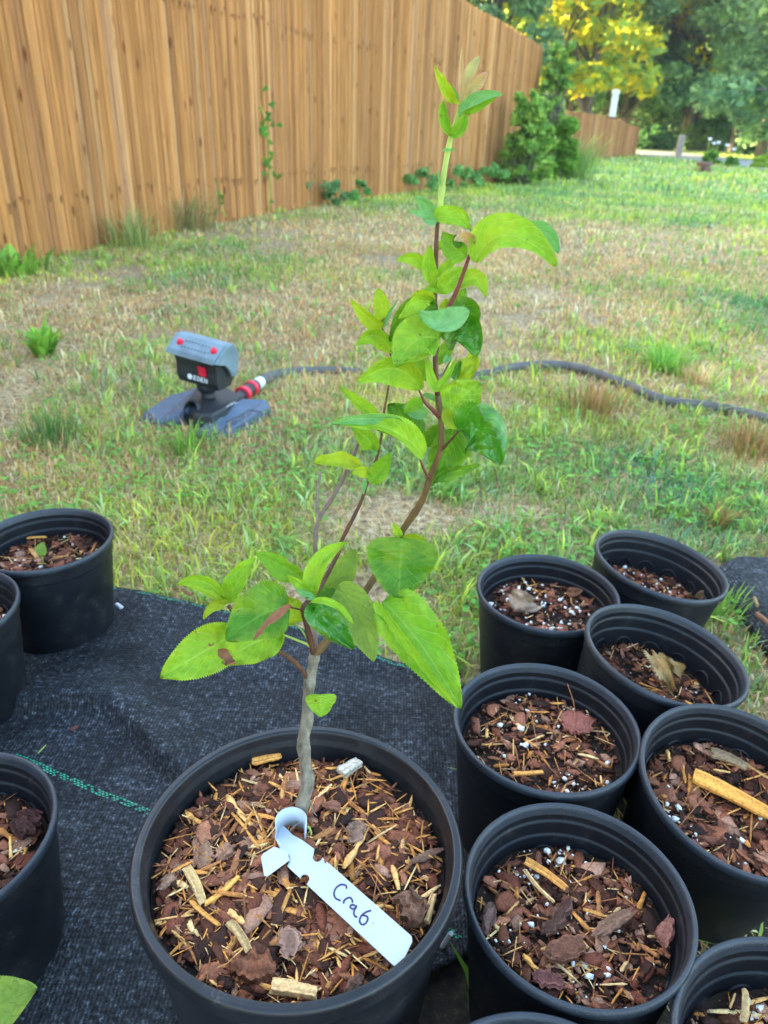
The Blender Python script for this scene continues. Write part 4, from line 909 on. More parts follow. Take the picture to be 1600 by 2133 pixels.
# ------------------------------------------------------------------ sprinkler and hose
M['spr_dark'] = plastic('sprinkler_dark', (.020, .023, .028), .5, .5, .2, 300)
M['spr_blue'] = plastic('sprinkler_base', (.07, .10, .15), .5, .5, .2, 300)
M['spr_grey'] = plastic('sprinkler_grey', (.16, .22, .26), .5, .4, .1, 300)
M['red'] = simple('red_plastic', (.80, .015, .05), .4, 30, .1, 0)
M['grey_hose'] = simple('hose_rubber', (.105, .095, .085), .6, 30, .3, .3)
M['logo'] = simple('white_print', (.75, .8, .85), .5, 30, .05, 0)
def sprinkler():
    o0 = g(440, 862); rt = empty('lawn_sprinkler', tuple(o0)); tag(rt, 'oscillating lawn sprinkler with grey head and red tabs, sitting in the grass', 'sprinkler')
    rel_ = lambda p: tuple(np.asarray(p)-o0)
    def slab(pts, z0, z1, inset, name, m, par=rt):
        top = [g(x, y, z) for x, y, z in pts]; b = MB(); n = len(top); ce = np.mean(top, 0)
        V = [rel_((p[0]+(p[0]-ce[0])*.10, p[1]+(p[1]-ce[1])*.10, z0)) for p in top]+[rel_((p[0]+(p[0]-ce[0])*.04, p[1]+(p[1]-ce[1])*.04, p[2]-inset)) for p in top]+[rel_(p) for p in top]
        F = [tuple(range(2*n, 3*n))]+[(k*n+i, k*n+(i+1) % n, (k+1)*n+(i+1) % n, (k+1)*n+i) for k in range(2) for i in range(n)]
        b.add(V, F); o = b.build(name, m, par); md = o.modifiers.new('b', 'BEVEL'); md.width = .003; md.segments = 2; return o
    slab([(292, 868, .018), (306, 856, .030), (352, 824, .045), (412, 806, .055), (442, 812, .055), (408, 838, .055), (372, 858, .045), (330, 876, .025)], 0, 0, .006, 'left_foot', M['spr_blue'])
    slab([(408, 902, .018), (430, 880, .030), (462, 856, .045), (505, 830, .055), (552, 832, .045), (560, 846, .030), (520, 868, .035), (480, 892, .030), (440, 908, .018)], 0, 0, .006, 'right_foot', M['spr_blue'])
    slab([(388, 838, .05), (410, 808, .062), (470, 806, .062), (500, 822, .062), (470, 846, .062), (440, 862, .055), (405, 862, .05)], 0, 0, .008, 'hub', M['spr_dark'])
    # tunnel mouth in the hub
    c = g(416, 858, .030); b = MB(); nv = np.array([-.35, -1, .45]); nv /= np.linalg.norm(nv); s = np.cross(nv, [0, 0, 1]); s /= np.linalg.norm(s); u = np.cross(s, nv)
    ring = [rel_(c+nv*.046+s*.021*math.cos(a)+u*.025*math.sin(a)) for a in np.linspace(0, 2*math.pi, 24, endpoint=False)]
    ring2 = [rel_(c+nv*.006+s*.018*math.cos(a)+u*.023*math.sin(a)) for a in np.linspace(0, 2*math.pi, 24, endpoint=False)]
    ring3 = [rel_(c+nv*.040+s*.027*math.cos(a)+u*.031*math.sin(a)) for a in np.linspace(0, 2*math.pi, 24, endpoint=False)]
    b.add(ring+ring2+ring3, [tuple(range(47, 23, -1))]+[(i, (i+1) % 24, 24+(i+1) % 24, 24+i) for i in range(24)]+[(i, 48+i, 48+(i+1) % 24, (i+1) % 24) for i in range(24)], (1, 1, 1)); b.build('tunnel', M['spr_dark'], rt)
    # raised panel line on the right foot
    b = MB(); b.tube([rel_(g(x, y, z)) for x, y, z in [(468, 896, .034), (472, 878, .040), (500, 866, .044), (518, 854, .046), (545, 858, .036)]], .0016, 6); b.build('seam', M['spr_dark'], rt)
    # column
    cc = g(434, 826, .062); b = MB(); cl = np.array(rel_(cc))
    b.lathe([(.0001, 0), (.020, 0), (.018, .012), (.028, .022), (.030, .034), (.026, .046), (.0001, .046)], 24, M=Matrix.Translation(cl)); b.build('column', M['spr_dark'], rt, smooth='auto')
    # head in its own frame: x along its length, y depth (front = -y), z up
    hd = cl+np.array([0, 0, .040]); H = Matrix.Translation(hd)@Matrix.Rotation(R_(-24), 4, 'Z')@Matrix.Rotation(R_(5), 4, 'Y')@Matrix.Diagonal((1.04, 1.03, 1.03, 1))
    def ext(prof, x0, x1, name, m, par, bev=.003):
        n = len(prof); b = MB(); V = [tuple(H@Vector((x, p[0], p[1]))) for x in (x0, x1) for p in prof]
        b.add(V, [tuple(range(n-1, -1, -1)), tuple(range(n, 2*n))]+[(i, (i+1) % n, n+(i+1) % n, n+i) for i in range(n)])
        o = b.build(name, m, par)
        if bev: md = o.modifiers.new('b', 'BEVEL'); md.width = bev; md.segments = 3
        return o
    body = [(-.030, 0), (.022, 0), (.036, .020), (.038, .055), (-.02, .100), (-.052, .082), (-.042, .050), (-.040, .018)]
    hb = ext(body, -.068, .060, 'head_body', M['spr_dark'], rt)
    cap = [(-.066, .080), (-.060, .094), (-.015, .121), (.012, .122), (.028, .108), (.034, .088), (-.010, .088), (-.05, .078)]
    hc = ext(cap, -.078, .066, 'head_cap', M['spr_grey'], rt)
    sidep = [(-.064, .084), (-.014, .120), (.012, .121), (.030, .106), (.036, .080), (.034, .045), (.024, .030), (.010, .032), (.000, .050), (-.02, .070), (-.05, .078)]
    ext(sidep, .0665, .074, 'side_plate', M['spr_grey'], rt, .002); ext(sidep, -.086, -.0785, 'side_plate', M['spr_grey'], rt, .002)
    def put_on_top(x, y):  # on the sloping cap top
        t = (y+.060)/.045; return H@Vector((x, y, .094+.027*t))
    for x in (-.055, .050):
        b = MB(); p = put_on_top(x, -.038); b.lathe([(.0001, .010), (.006, .010), (.008, .006), (.010, -.002), (.0001, -.002)], 14, M=Matrix.Translation(p)@Matrix.Rotation(R_(30), 4, 'X')); b.build('red_tab', M['red'], rt, smooth='auto')
    for r_, y in ((0, -.048), (1, -.030)):
        b = MB()
        for k in range(9):
            p = put_on_top(-.042+k*.0102, y)+Vector((0, 0, .0012)); b.lathe([(.0001, .0006), (.0018, .0006), (.0022, -.001)], 8, M=Matrix.Translation(p))
        b.build('nozzle_row', M['spr_dark'], hc)
    b = MB(); q = [(.012, -.0475), (.030, -.0475), (.030, -.0475), (.008, -.0475)]
    sl_ = [Vector((.006, -.0425, .036)), Vector((.026, -.0425, .033)), Vector((.030, -.0465, .042)), Vector((.030, -.0525, .062)), Vector((.010, -.0525, .062)), Vector((.010, -.046, .044))]
    b.add([tuple(H@(v+Vector((0, -.003, 0)))) for v in sl_]+[tuple(H@(v+Vector((0, .004, 0)))) for v in sl_], [tuple(range(6))]+[(i, (i+1) % 6, 6+(i+1) % 6, 6+i) for i in range(6)]); b.build('red_switch', M['red'], hb)
    # emblem: white disc and four block letters
    def letters(fr, sz, par, name):
        b = MB(); b.add([tuple(fr@Vector((-sz*1.1+sz*.62*math.cos(a), sz*.5+sz*.62*math.sin(a), .0))) for a in np.linspace(0, 2*math.pi, 20, endpoint=False)], [tuple(range(20))])
        def bx(x0, y0, x1, y1): b.add([tuple(fr@Vector(v)) for v in ((x0*sz, y0*sz, 0), (x1*sz, y0*sz, 0), (x1*sz, y1*sz, 0), (x0*sz, y1*sz, 0))], [(0, 1, 2, 3)])
        x = -.2
        for ch in 'EDEN':
            if ch == 'E': bx(x, 0, x+.2, 1); bx(x+.2, 0, x+.7, .2); bx(x+.2, .4, x+.6, .6); bx(x+.2, .8, x+.7, 1)
            elif ch == 'D': bx(x, 0, x+.2, 1); bx(x+.2, 0, x+.55, .2); bx(x+.2, .8, x+.55, 1); bx(x+.55, .15, x+.75, .85)
            else: bx(x, 0, x+.2, 1); bx(x+.6, 0, x+.8, 1); b.add([tuple(fr@Vector((u_*sz, v_*sz, 0))) for u_, v_ in ((x+.2, .75), (x+.2, 1), (x+.6, .25), (x+.6, 0))], [(0, 3, 2, 1)])
            x += .92
        b.build(name, M['logo'], par)
    fr = H@Matrix.Translation((-.010, -.0425, .017))@Matrix.Rotation(R_(86), 4, 'X'); letters(fr, .0125, hb, 'emblem')
    pa = Vector(rel_(g(479, 846, .058))); pb = Vector(rel_(g(508, 834, .058))); dx = (pb-pa).normalized(); dz = Vector((0, 0, 1)); dy = dz.cross(dx)
    Mx = Matrix(((dx.x, dy.x, dz.x, pa.x), (dx.y, dy.y, dz.y, pa.y), (dx.z, dy.z, dz.z, pa.z+.001), (0, 0, 0, 1)))
    letters(Mx, .0095, rt, 'emblem')
    # hose connector
    a = np.array(g(492, 832, .035)); b_ = np.array(g(543, 795, .035)); d = b_-a
    def seg(t0, t1, r, m, name, par=rt):
        q = MB(); q.tube([rel_(a+d*t0), rel_(a+d*(t0*.95+t1*.05)), rel_(a+d*(t0*.05+t1*.95)), rel_(a+d*t1)], [r*.9, r, r, r*.9], 20); return q.build(name, m, par, smooth='auto')
    seg(-.15, .25, .017, M['spr_dark'], 'inlet'); seg(.22, .34, .024, M['red'], 'red_ring'); seg(.34, .54, .021, M['spr_dark'], 'coupling'); seg(.54, .64, .024, M['red'], 'red_ring'); seg(.64, .78, .018, M['spr_dark'], 'coupling'); seg(.78, 1.0, .018, M['white'], 'white_fitting')
sprinkler()
hp = [g(543, 795, .03), g(575, 782, .02), g(640, 775, .006), g(720, 776, .002), g(800, 785, .002), g(900, 790, .002), g(1000, 784, .006), (*g(1070, 776)[:2], .015), (*g(1150, 771)[:2], .016), (*g(1210, 780)[:2], .016), (*g(1290, 808)[:2], .016), (*g(1380, 846)[:2], .016), (*g(1470, 858)[:2], .016), (*g(1540, 872)[:2], .016), (*g(1600, 888)[:2], .016), (*g(1800, 950)[:2], .016)]
b = MB(); b.tube(spline([np.array(p)+np.array([0, 0, .002]) for p in hp], 10), .0165, 14); tag(b.build('garden_hose', M['grey_hose'], smooth=True), 'dark grey garden hose snaking across the grass from the sprinkler', 'hose')
# ------------------------------------------------------------------ grass
def blades(px, py, h, wd, hd, lean, col, name='grass', z=None):
    n = len(px); side = np.stack([np.cos(hd+np.pi/2), np.sin(hd+np.pi/2), np.zeros(n)], 1); fw = np.stack([np.cos(hd), np.sin(hd), np.zeros(n)], 1); up = np.array([0, 0, 1.0])
    b0 = np.stack([px, py, np.zeros(n) if z is None else z], 1); h_ = h[:, None]; w_ = wd[:, None]/2; l_ = lean[:, None]
    m = b0+fw*l_*h_*.38+up*h_*.62*np.sqrt(np.clip(1-l_*l_*.5, .05, 1)); t = b0+fw*l_*h_+up*h_*np.sqrt(np.clip(1-l_*l_*.92, .0, 1))
    V = np.stack([b0-side*w_*.8, b0+side*w_*.8, m-side*w_, m+side*w_, t], 1).reshape(-1, 3)
    k = np.arange(n)[:, None]*5; F = np.concatenate([k+np.array([[0, 1, 3]]), k+np.array([[0, 3, 2]]), k+np.array([[2, 3, 4]])])
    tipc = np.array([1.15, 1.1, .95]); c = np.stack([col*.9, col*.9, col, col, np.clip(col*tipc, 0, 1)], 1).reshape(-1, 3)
    return V, F, c
GC = np.array([(.32, .46, .06), (.44, .60, .08), (.60, .72, .12), (.34, .50, .14), (.42, .58, .26), (.20, .30, .06)])
SC = np.array([(.92, .68, .34), (.84, .58, .26), (.98, .80, .48), (.84, .46, .18), (.50, .32, .16)])
def straw_map(x, y):
    s = .49+1.05*(fbm(x, y, .9, 31)-.5)*1.6+.7*(fbm(x, y, .25, 35)-.5)
    for cx, cy, rx, ry, a in ((-.2, 5.4, 1.5, 1.7, .6), (1.3, 5.2, 1.3, 1.3, .6), (.2, 7.0, 1.6, 1.2, .4), (-1.3, 3.2, .7, .6, .25), (1.1, 1.75, .35, .25, .35), (2.6, 4.2, .6, .4, .3)):
        s = s+a*np.exp(-((x-cx)/rx)**2-((y-cy)/ry)**2)
    for cx, cy, rx, ry, a in ((.9, 1.5, .3, .2, .1), (1.3, 3.0, .6, .5, .3), (.1, 1.3, .7, .25, .2), (-1.1, 5.6, .5, 1.2, .3)):
        s = s-a*np.exp(-((x-cx)/rx)**2-((y-cy)/ry)**2)
    s = np.where(y > 7.5, s-.35*np.clip((y-7.5)/2.5, 0, 1), s); return np.clip(s, .04, .95)
def field(n, r0, r1, seed, dens_cut=True):
    rg = np.random.default_rng(seed); r = np.sqrt(rg.uniform(r0*r0, r1*r1, n)); a = rg.uniform(R_(-44), R_(40), n); x = r*np.sin(a); y = r*np.cos(a)
    keep = np.ones(n, bool)
    keep &= ~((y < FE(x)+.004) & (x < RE(y)))                      # fabric
    keep &= ~((x > .62) & (y < 1.27) & (x < 1.7))
    for P in POTS.values():
        c = np.array(P['W'].translation)[:2]; keep &= np.hypot(x-c[0], y-c[1]) > .084
    fx = np.interp(y, [p[1] for p in fpts], [p[0] for p in fpts]); keep &= ~((x < fx+.02) & (y < fpts[-1][1]))
    poly = [p[:2] for p in rn+rf]; ins = np.zeros(n, bool)
    for k in range(len(poly)):
        (xa, ya), (xb, yb) = poly[k], poly[(k+1) % len(poly)]; cr_ = ((ya > y) != (yb > y)) & (x < (xb-xa)*(y-ya)/(yb-ya+1e-9)+xa); ins ^= cr_
    keep &= ~ins
    bare = fbm(x, y, .35, 77); keep &= ~((bare > .59+.17*rg.random(n)) & (y < 7)) | (not dens_cut)
    return x[keep], y[keep], rg
allV, allF, allC = [], [], []; nb_ = 0
def emit(V, F, c):
    global nb_; allV.append(V); allF.append(F+nb_); allC.append(c); nb_ += len(V)
for (n, r0, r1, h0, w0, sd_) in ((90000, .55, 2.4, .025, .0026, 1), (90000, 2.4, 5.5, .029, .0048, 2), (70000, 5.5, 12, .040, .0085, 3), (65000, 12, 42, .07, .026, 4)):
    x, y, rg = field(n, r0, r1, 40+sd_); m = len(x); cl = fbm(x, y, .12, 5); hs = rg.gamma(5, .2, m)*h0*(.6+.9*cl)
    st = rg.random(m) < straw_map(x, y); col = np.where(st[:, None], SC[rg.integers(0, len(SC), m)], GC[rg.integers(0, len(GC), m)])*rg.uniform(.75, 1.25, (m, 1))
    pt = fbm(x, y, .55, 88)[:, None]-.5; col = col*np.where(st[:, None], 1+pt*.4, 1+pt*np.array([2.0, 1.0, -.6])*1.0)*(1 if r0 < 5 else 1.12)*(.72+.5*fbm(x, y, .09, 91))[:, None]
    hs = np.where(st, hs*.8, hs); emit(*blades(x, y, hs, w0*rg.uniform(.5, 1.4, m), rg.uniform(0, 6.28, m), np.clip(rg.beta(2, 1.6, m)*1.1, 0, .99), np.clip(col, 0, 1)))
# lying litter
for n, r0, r1, L in ((60000, .5, 3.2, .035), (40000, 3.2, 8, .06)):
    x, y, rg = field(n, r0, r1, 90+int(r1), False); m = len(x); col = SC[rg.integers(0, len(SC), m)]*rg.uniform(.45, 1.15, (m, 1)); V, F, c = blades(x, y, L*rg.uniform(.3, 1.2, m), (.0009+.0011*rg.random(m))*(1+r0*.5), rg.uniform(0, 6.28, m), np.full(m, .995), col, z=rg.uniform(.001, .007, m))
    V[:, 2] = np.minimum(V[:, 2], .014); emit(V, F, c)
# broad crabgrass tufts near
for n, r0, r1, k, L, wd in ((1100, .9, 3.2, 9, .065, .0052), (1200, 3.0, 9.5, 9, .068, .009)):
    x, y, rg = field(n, r0, r1, 130+int(r1)); ok = rg.random(len(x)) > straw_map(x, y)*.9; x, y = x[ok], y[ok]; x = np.repeat(x, k)+rg.normal(0, .008, len(x)*k); y = np.repeat(y, k)+rg.normal(0, .008, len(y)*k)
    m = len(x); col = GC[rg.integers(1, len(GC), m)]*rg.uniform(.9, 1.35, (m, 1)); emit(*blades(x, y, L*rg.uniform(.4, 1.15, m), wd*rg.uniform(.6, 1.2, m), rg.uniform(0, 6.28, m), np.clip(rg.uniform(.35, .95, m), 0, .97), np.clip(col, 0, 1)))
# clover-like leaflets
def leaflets(n, r0, r1, s0, seed):
    x, y, rg = field(n, r0, r1, seed); ok = (fbm(x, y, .22, 61) > .5) & (rg.random(len(x)) > straw_map(x, y)*.7); x, y = x[ok], y[ok]; x = np.repeat(x, 3); y = np.repeat(y, 3); m = len(x); a = rg.uniform(0, 6.28, m); s = s0*rg.uniform(.6, 1.3, m)
    z = np.repeat(rg.uniform(.012, .035, m//3), 3); ph = a; d = np.stack([np.cos(ph), np.sin(ph), rg.uniform(-.3, .4, m)], 1); sd2 = np.stack([-np.sin(ph), np.cos(ph), rg.uniform(-.2, .2, m)], 1); p = np.stack([x, y, z], 1); s = s[:, None]
    V = np.stack([p, p+d*s*.5+sd2*s*.42, p+d*s*1.05+sd2*s*.25, p+d*s*1.05-sd2*s*.25, p+d*s*.5-sd2*s*.42], 1).reshape(-1, 3); k = np.arange(m)[:, None]*5
    F = np.concatenate([k+np.array([[0, 1, 2]]), k+np.array([[0, 2, 3]]), k+np.array([[0, 3, 4]])]); c = np.repeat(np.array([(.20, .46, .08)])*rg.uniform(.6, 1.4, (m, 1)), 5, 0); emit(V, F, c)
leaflets(16000, .9, 3.2, .0090, 201); leaflets(14000, 3.2, 9, .018, 202)
# blades coming up between the pots and fabric
o = mesh_np('grass', np.concatenate(allV), np.concatenate(allF), M['grass'], np.concatenate(allC)); tag(o, 'patchy lawn of green and straw coloured grass with clover', 'grass', kind='stuff')
# individual weeds and tufts
def tuft(x, y, name, label, cols, n, L, wd, spread, lean=(.1, .8), leafy=False, cat='weed', seed=0, group=None):
    p = g(x, y); rg = np.random.default_rng(seed+300); a = rg.uniform(0, 6.28, n); q = rg.random(n)*spread; C_ = np.array(cols)[rg.integers(0, len(cols), n)]*rg.uniform(.75, 1.25, (n, 1))
    V, F, c = blades(q*np.cos(a), q*np.sin(a), L*rg.uniform(.45, 1.1, n), wd*rg.uniform(.6, 1.3, n), a+rg.normal(0, .5, n), np.clip(rg.uniform(*lean, n), 0, .97), np.clip(C_, 0, 1))
    o = mesh_np(name, V, F, M['grass'], c); o.location = tuple(p); return tag(o, label, cat, group)
GR = [(.22, .42, .06), (.30, .52, .08), (.18, .36, .06)]; DR = [(.48, .27, .10), (.40, .2, .07), (.55, .36, .18), (.25, .24, .07)]
tuft(92, 742, 'broadleaf_weed', 'bright green broad leaved weed in the straw left of the sprinkler', [(.2, .42, .05), (.28, .52, .07)], 46, .13, .026, .03, (.3, .9), seed=1)
tuft(1235, 868, 'dry_grass_tuft', 'rusty dry grass tuft just below the hose', DR, 260, .11, .003, .10, (.05, .6), cat='grass tuft', seed=2)
tuft(1565, 945, 'dry_grass_tuft', 'rusty dry grass tuft at the right edge below the hose', DR, 240, .10, .003, .08, (.1, .8), cat='grass tuft', seed=3)
tuft(1380, 775, 'grass_tuft', 'spreading bright green grass tuft above the hose', [(.26, .52, .08), (.36, .60, .12)], 150, .13, .006, .06, (.4, .95), cat='grass tuft', seed=4)
tuft(1492, 1100, 'grass_tuft', 'brown and green grass tuft behind the farthest right pot', DR[:2]+GR[:1], 110, .07, .0028, .02, (.4, .9), cat='grass tuft', seed=5)
tuft(1455, 800, 'dry_grass_tuft', 'pale straw tuft right of the bright green tuft', SC.tolist(), 110, .09, .003, .05, (.3, .9), cat='grass tuft', seed=6)
tuft(395, 945, 'grass_tuft', 'green grass tuft growing in front of the sprinkler', GR, 90, .09, .004, .08, (.2, .85), cat='grass tuft', seed=7)
tuft(110, 925, 'grass_tuft', 'fine green grass tuft at the left, lower than the sprinkler', [(.12, .27, .06), (.2, .28, .1)], 200, .09, .0025, .07, (.1, .6), cat='grass tuft', seed=8)
tuft(1490, 1290, 'grass_tuft', 'fresh green grass growing between the tilted pots and the second fabric sheet', GR, 90, .06, .003, .05, (.1, .7), cat='grass tuft', seed=9)
tuft(1000, 2105, 'grass_tuft', 'a few wide green blades growing in the gap under the pots', [(.2, .42, .06), (.12, .3, .08)], 7, .075, .006, .015, (.1, .6), cat='grass tuft', seed=10)
tuft(930, 1030, 'green_weed', 'pale green weed directly behind the sapling stem', [(.25, .45, .08), (.3, .5, .12)], 70, .075, .006, .05, (.2, .9), seed=11)
WEEDS = []
for i, (x, y, L, nm, lab, cols, wd, nn) in enumerate([
    (30, 572, .16, 'fence_weed', 'leafy weed at the foot of the fence at the left edge', GR, .03, 60),
    (130, 545, .24, 'fence_weed', 'small tuft of weeds against the fence near the left', GR, .02, 40),
    (280, 515, .30, 'tall_grass', 'tall thin grass standing against the fence', [(.38, .46, .16), (.50, .46, .2), (.24, .38, .1)], .007, 170),
    (385, 480, .34, 'tall_grass', 'brownish tall grass clump leaning on the fence', [(.42, .36, .16), (.26, .36, .12), (.5, .40, .2)], .008, 220),
    (465, 458, .30, 'fence_weed', 'bright leafy weed below the climbing vine', [(.24, .5, .05), (.12, .3, .04)], .03, 90),
    (510, 452, .24, 'fence_weed', 'dark green weed clump at the foot of the fence', [(.06, .17, .05), (.1, .22, .06)], .02, 120),
    (660, 430, .28, 'fence_weed', 'greyish green weed standing by the middle of the fence', [(.10, .2, .08), (.14, .26, .1)], .02, 80),
    (730, 420, .26, 'fence_weed', 'small dark weed against the fence behind the sapling', [(.12, .27, .08)], .02, 110),
    (860, 402, .30, 'fence_weed', 'tall dark weed against the fence left of the sapling tip', [(.12, .27, .08), (.18, .33, .11)], .03, 110),
    (940, 393, .30, 'fence_weed', 'low bushy weed at the fence behind the shoot', [(.14, .30, .10), (.22, .40, .12)], .035, 160),
    (1010, 388, .32, 'fence_weed', 'low bushy weed between the shoot and the shrub', [(.14, .30, .10), (.22, .40, .12)], .04, 160)]):
    if nm == 'fence_weed' and x > 100:
        WEEDS.append((nm, x, y, y-L*FP/depth(g(x, y)), (.5+.04*i)*FP/depth(g(x, y)), lab, cols, 500+60*i, .022+.0012*i, 70+i))
    else: tuft(x, y, nm, lab, cols, nn, L, wd, .18+.02*i, (.2, .95), seed=20+i)
# ------------------------------------------------------------------ climbing vines on the fence
def vine(pts, nleaf, label, seed, Ybase):
    p0 = g(pts[0][0], Ybase); Yv = p0[1]-.09; rg = random.Random(seed); P = [atY(x, y, Yv) for x, y in pts]; rt = empty('climbing_vine', tuple(P[0])); tag(rt, label, 'vine'); o0 = np.array(P[0])
    Q = spline([p-o0 for p in P], 6); b = MB(); b.tube(Q, .006, 6); b.build('stem', M['stem_green'], rt)
    b = MB()
    for _ in range(nleaf):
        q = Q[rg.randrange(len(Q)//3, len(Q))] if rg.random() < .75 else Q[rg.randrange(len(Q))]; c = q+np.array([rg.gauss(0, .06), -.02-rg.random()*.03, rg.gauss(0, .05)]); s = rg.uniform(.02, .045); a = rg.uniform(0, 6.28)
        V = [c+np.array([math.cos(a+k*2.1)*s*(1.3 if k == 0 else .8), rg.uniform(-.02, .02), math.sin(a+k*2.1)*s*(1.3 if k == 0 else .8)]) for k in range(3)]; b.add(V, [(0, 1, 2)], (.10*rg.uniform(.7, 1.8), .27*rg.uniform(.8, 1.4), .05))
    b.build('leaves', M['grass'], rt)
vine([(560, 440), (562, 400), (562, 340), (558, 280), (545, 225), (520, 190)], 42, 'thin green vine climbing the middle of the fence', 3, 447)
vine([(470, 450), (455, 425), (430, 385), (412, 358)], 30, 'short vine on the fence above the bright leafy weed', 4, 463)
# ------------------------------------------------------------------ shrubs and trees
def cluster_leaves(rg, C_, rad, n, s, cols, flat=.7, light=None):
    """n leaf quads scattered through ellipsoidal clumps C_ (k,3) of radius rad (k,)"""
    k = rg.integers(0, len(C_), n); d = rg.normal(0, 1, (n, 3)); d /= np.linalg.norm(d, axis=1)[:, None]; r = rg.random(n)**.45
    p = C_[k]+d*(r*rad[k])[:, None]*np.array([1, 1, flat]); a = rg.normal(0, 1, (n, 3)); a /= np.linalg.norm(a, axis=1)[:, None]; b_ = np.cross(a, rg.normal(0, 1, (n, 3))); b_ /= np.linalg.norm(b_, axis=1)[:, None]
    s_ = (s*rg.uniform(.5, 1.4, n))[:, None]; V = np.stack([p-a*s_, p+b_*s_*.45, p+a*s_, p-b_*s_*.45], 1).reshape(-1, 3); F = np.arange(n*4).reshape(n, 4)
    c = np.array(cols)[rg.integers(0, len(cols), n)]*rg.uniform(.7, 1.3, (n, 1)); return V, F, np.repeat(np.clip(c, 0, 1), 4, 0)
def tree_proto(name, H, R, seed, cols, nclump, nleaf, s, trunk_r, bark, low=.15, conic=False):
    rg = np.random.default_rng(seed); rt = empty(name); C_ = []; rad = []
    for _ in range(nclump):
        z = rg.uniform(low, .97)*H; t = z/H; rr = R*((1-t)**.8 if conic else math.sin(math.pi*min(1, .18+.8*t))**.6); a = rg.uniform(0, 6.28); q = rr*rg.random()**.5
        C_.append((q*math.cos(a), q*math.sin(a), z)); rad.append(rg.uniform(.5, 1.0)*R*.30)
    C_ = np.array(C_); rad = np.array(rad); b = MB(); pts = [(rg.normal(0, .03)*H*.4*t, rg.normal(0, .03)*H*.4*t, H*t*.9) for t in np.linspace(0, 1, 6)]; b.tube(pts, [trunk_r*(1-.8*t)+.01 for t in np.linspace(0, 1, 6)], 8)
    for i in range(0, nclump, 2):
        c = C_[i]; z0 = max(.1*H, c[2]-.25*H); k = np.interp(z0, [q[2] for q in pts], [q[0] for q in pts]); b.tube([(k, 0, z0), (c[0]*.5, c[1]*.5, (z0+c[2])/2+.05*H), tuple(c)], [trunk_r*.3, trunk_r*.2, trunk_r*.06], 5)
    b.build('trunk', bark, rt, smooth=True); V, F, c = cluster_leaves(rg, C_, rad, nleaf, s, cols); mesh_np('crown', V, F, M['foliage'], c, parent=rt); return rt
def dup(rt, loc, rz, sc_, label, group=None):
    r = rt.copy(); COL.objects.link(r); r.location = loc; r.rotation_euler = (0, 0, rz); r.scale = sc_; r['label'] = label
    if group: r['group'] = group
    for ch in list(rt.children):
        c = ch.copy(); COL.objects.link(c); c.parent = r
    return r
M['tree_bark'] = bark_mat('tree_bark', (.06, .05, .045), (.2, .17, .15), 6)
DG = [(.18, .34, .16), (.24, .42, .19), (.13, .26, .13), (.30, .48, .20)]; MG = [(.32, .50, .18), (.38, .56, .20), (.24, .42, .17)]; YG_SUN = [(.72, .66, .03), (.85, .70, .02), (.60, .62, .05), (.36, .54, .10), (.26, .44, .12)]  # the yellow crown colours have the low sun's glow painted in
protos = [tree_proto('broadleaf_tree', 12, 3.4, 1, DG, 70, 14000, .17, .22, M['tree_bark']), tree_proto('broadleaf_tree', 12, 3.2, 2, MG, 66, 13000, .17, .20, M['tree_bark']), tree_proto('broadleaf_tree', 12, 3.2, 3, YG_SUN, 80, 9000, .20, .20, M['tree_bark'], .2), tree_proto('conifer_tree', 12, 2.6, 4, DG, 70, 9000, .13, .2, M['tree_bark'], .03, True)]
# (image x of the trunk, distance, prototype, scale, label)
TR = [
 (1010, 36, 0, .9, 'dark tree rising behind the near end of the tall fence'),
 (1130, 40, 2, 1.15, 'tree with golden sunlight painted into its leaves directly behind the end of the tall fence'),
 (1215, 44, 2, 1.2, 'tree with painted yellow sunlight right of the first sun-painted tree behind the fence'),
 (1090, 46, 2, 1.3, 'broad tree with painted golden sunlight right behind the far end of the tall fence'),
 (1175, 50, 2, 1.4, 'second tree with painted golden sunlight between the tall and the low fence'),
 (1432, 42, 2, .95, 'tree with golden sunlight painted into its leaves above the old wooden post'),
 (1060, 48, 1, 1.2, 'mid green tree farther back behind the tall fence'),
 (1290, 42, 0, 1.1, 'dark tree behind the white pole'),
 (1360, 46, 1, 1.2, 'green tree standing behind the end of the low fence'),
 (1425, 43, 0, 1.15, 'dark tree behind the old wooden post'),
 (1480, 50, 2, 1.25, 'tree with yellow sunlight painted into its leaves behind the white flowers'),
 (1530, 41, 1, 1.05, 'bushy green tree on the right behind the road'),
 (1590, 38, 3, 1.1, 'dark conifer at the right edge of the photo'),
 (1660, 36, 0, 1.15, 'large dark tree just beyond the right edge'),
 (1250, 54, 1, 1.5, 'tall back row tree above the white pole'),
 (1390, 56, 2, 1.5, 'tall back row tree with painted golden sunlight right of the middle'),
 (1510, 58, 0, 1.6, 'tall dark back row tree near the right edge'),
 (1160, 56, 0, 1.5, 'tall dark back row tree behind the sun-painted tree'),
 (1620, 55, 1, 1.5, 'tall green back row tree at the far right'),
 (1320, 60, 0, 1.7, 'tallest dark back row tree in the middle of the wood'),
 (1450, 62, 1, 1.7, 'tall green back row tree behind the wooden post')]
first = set()
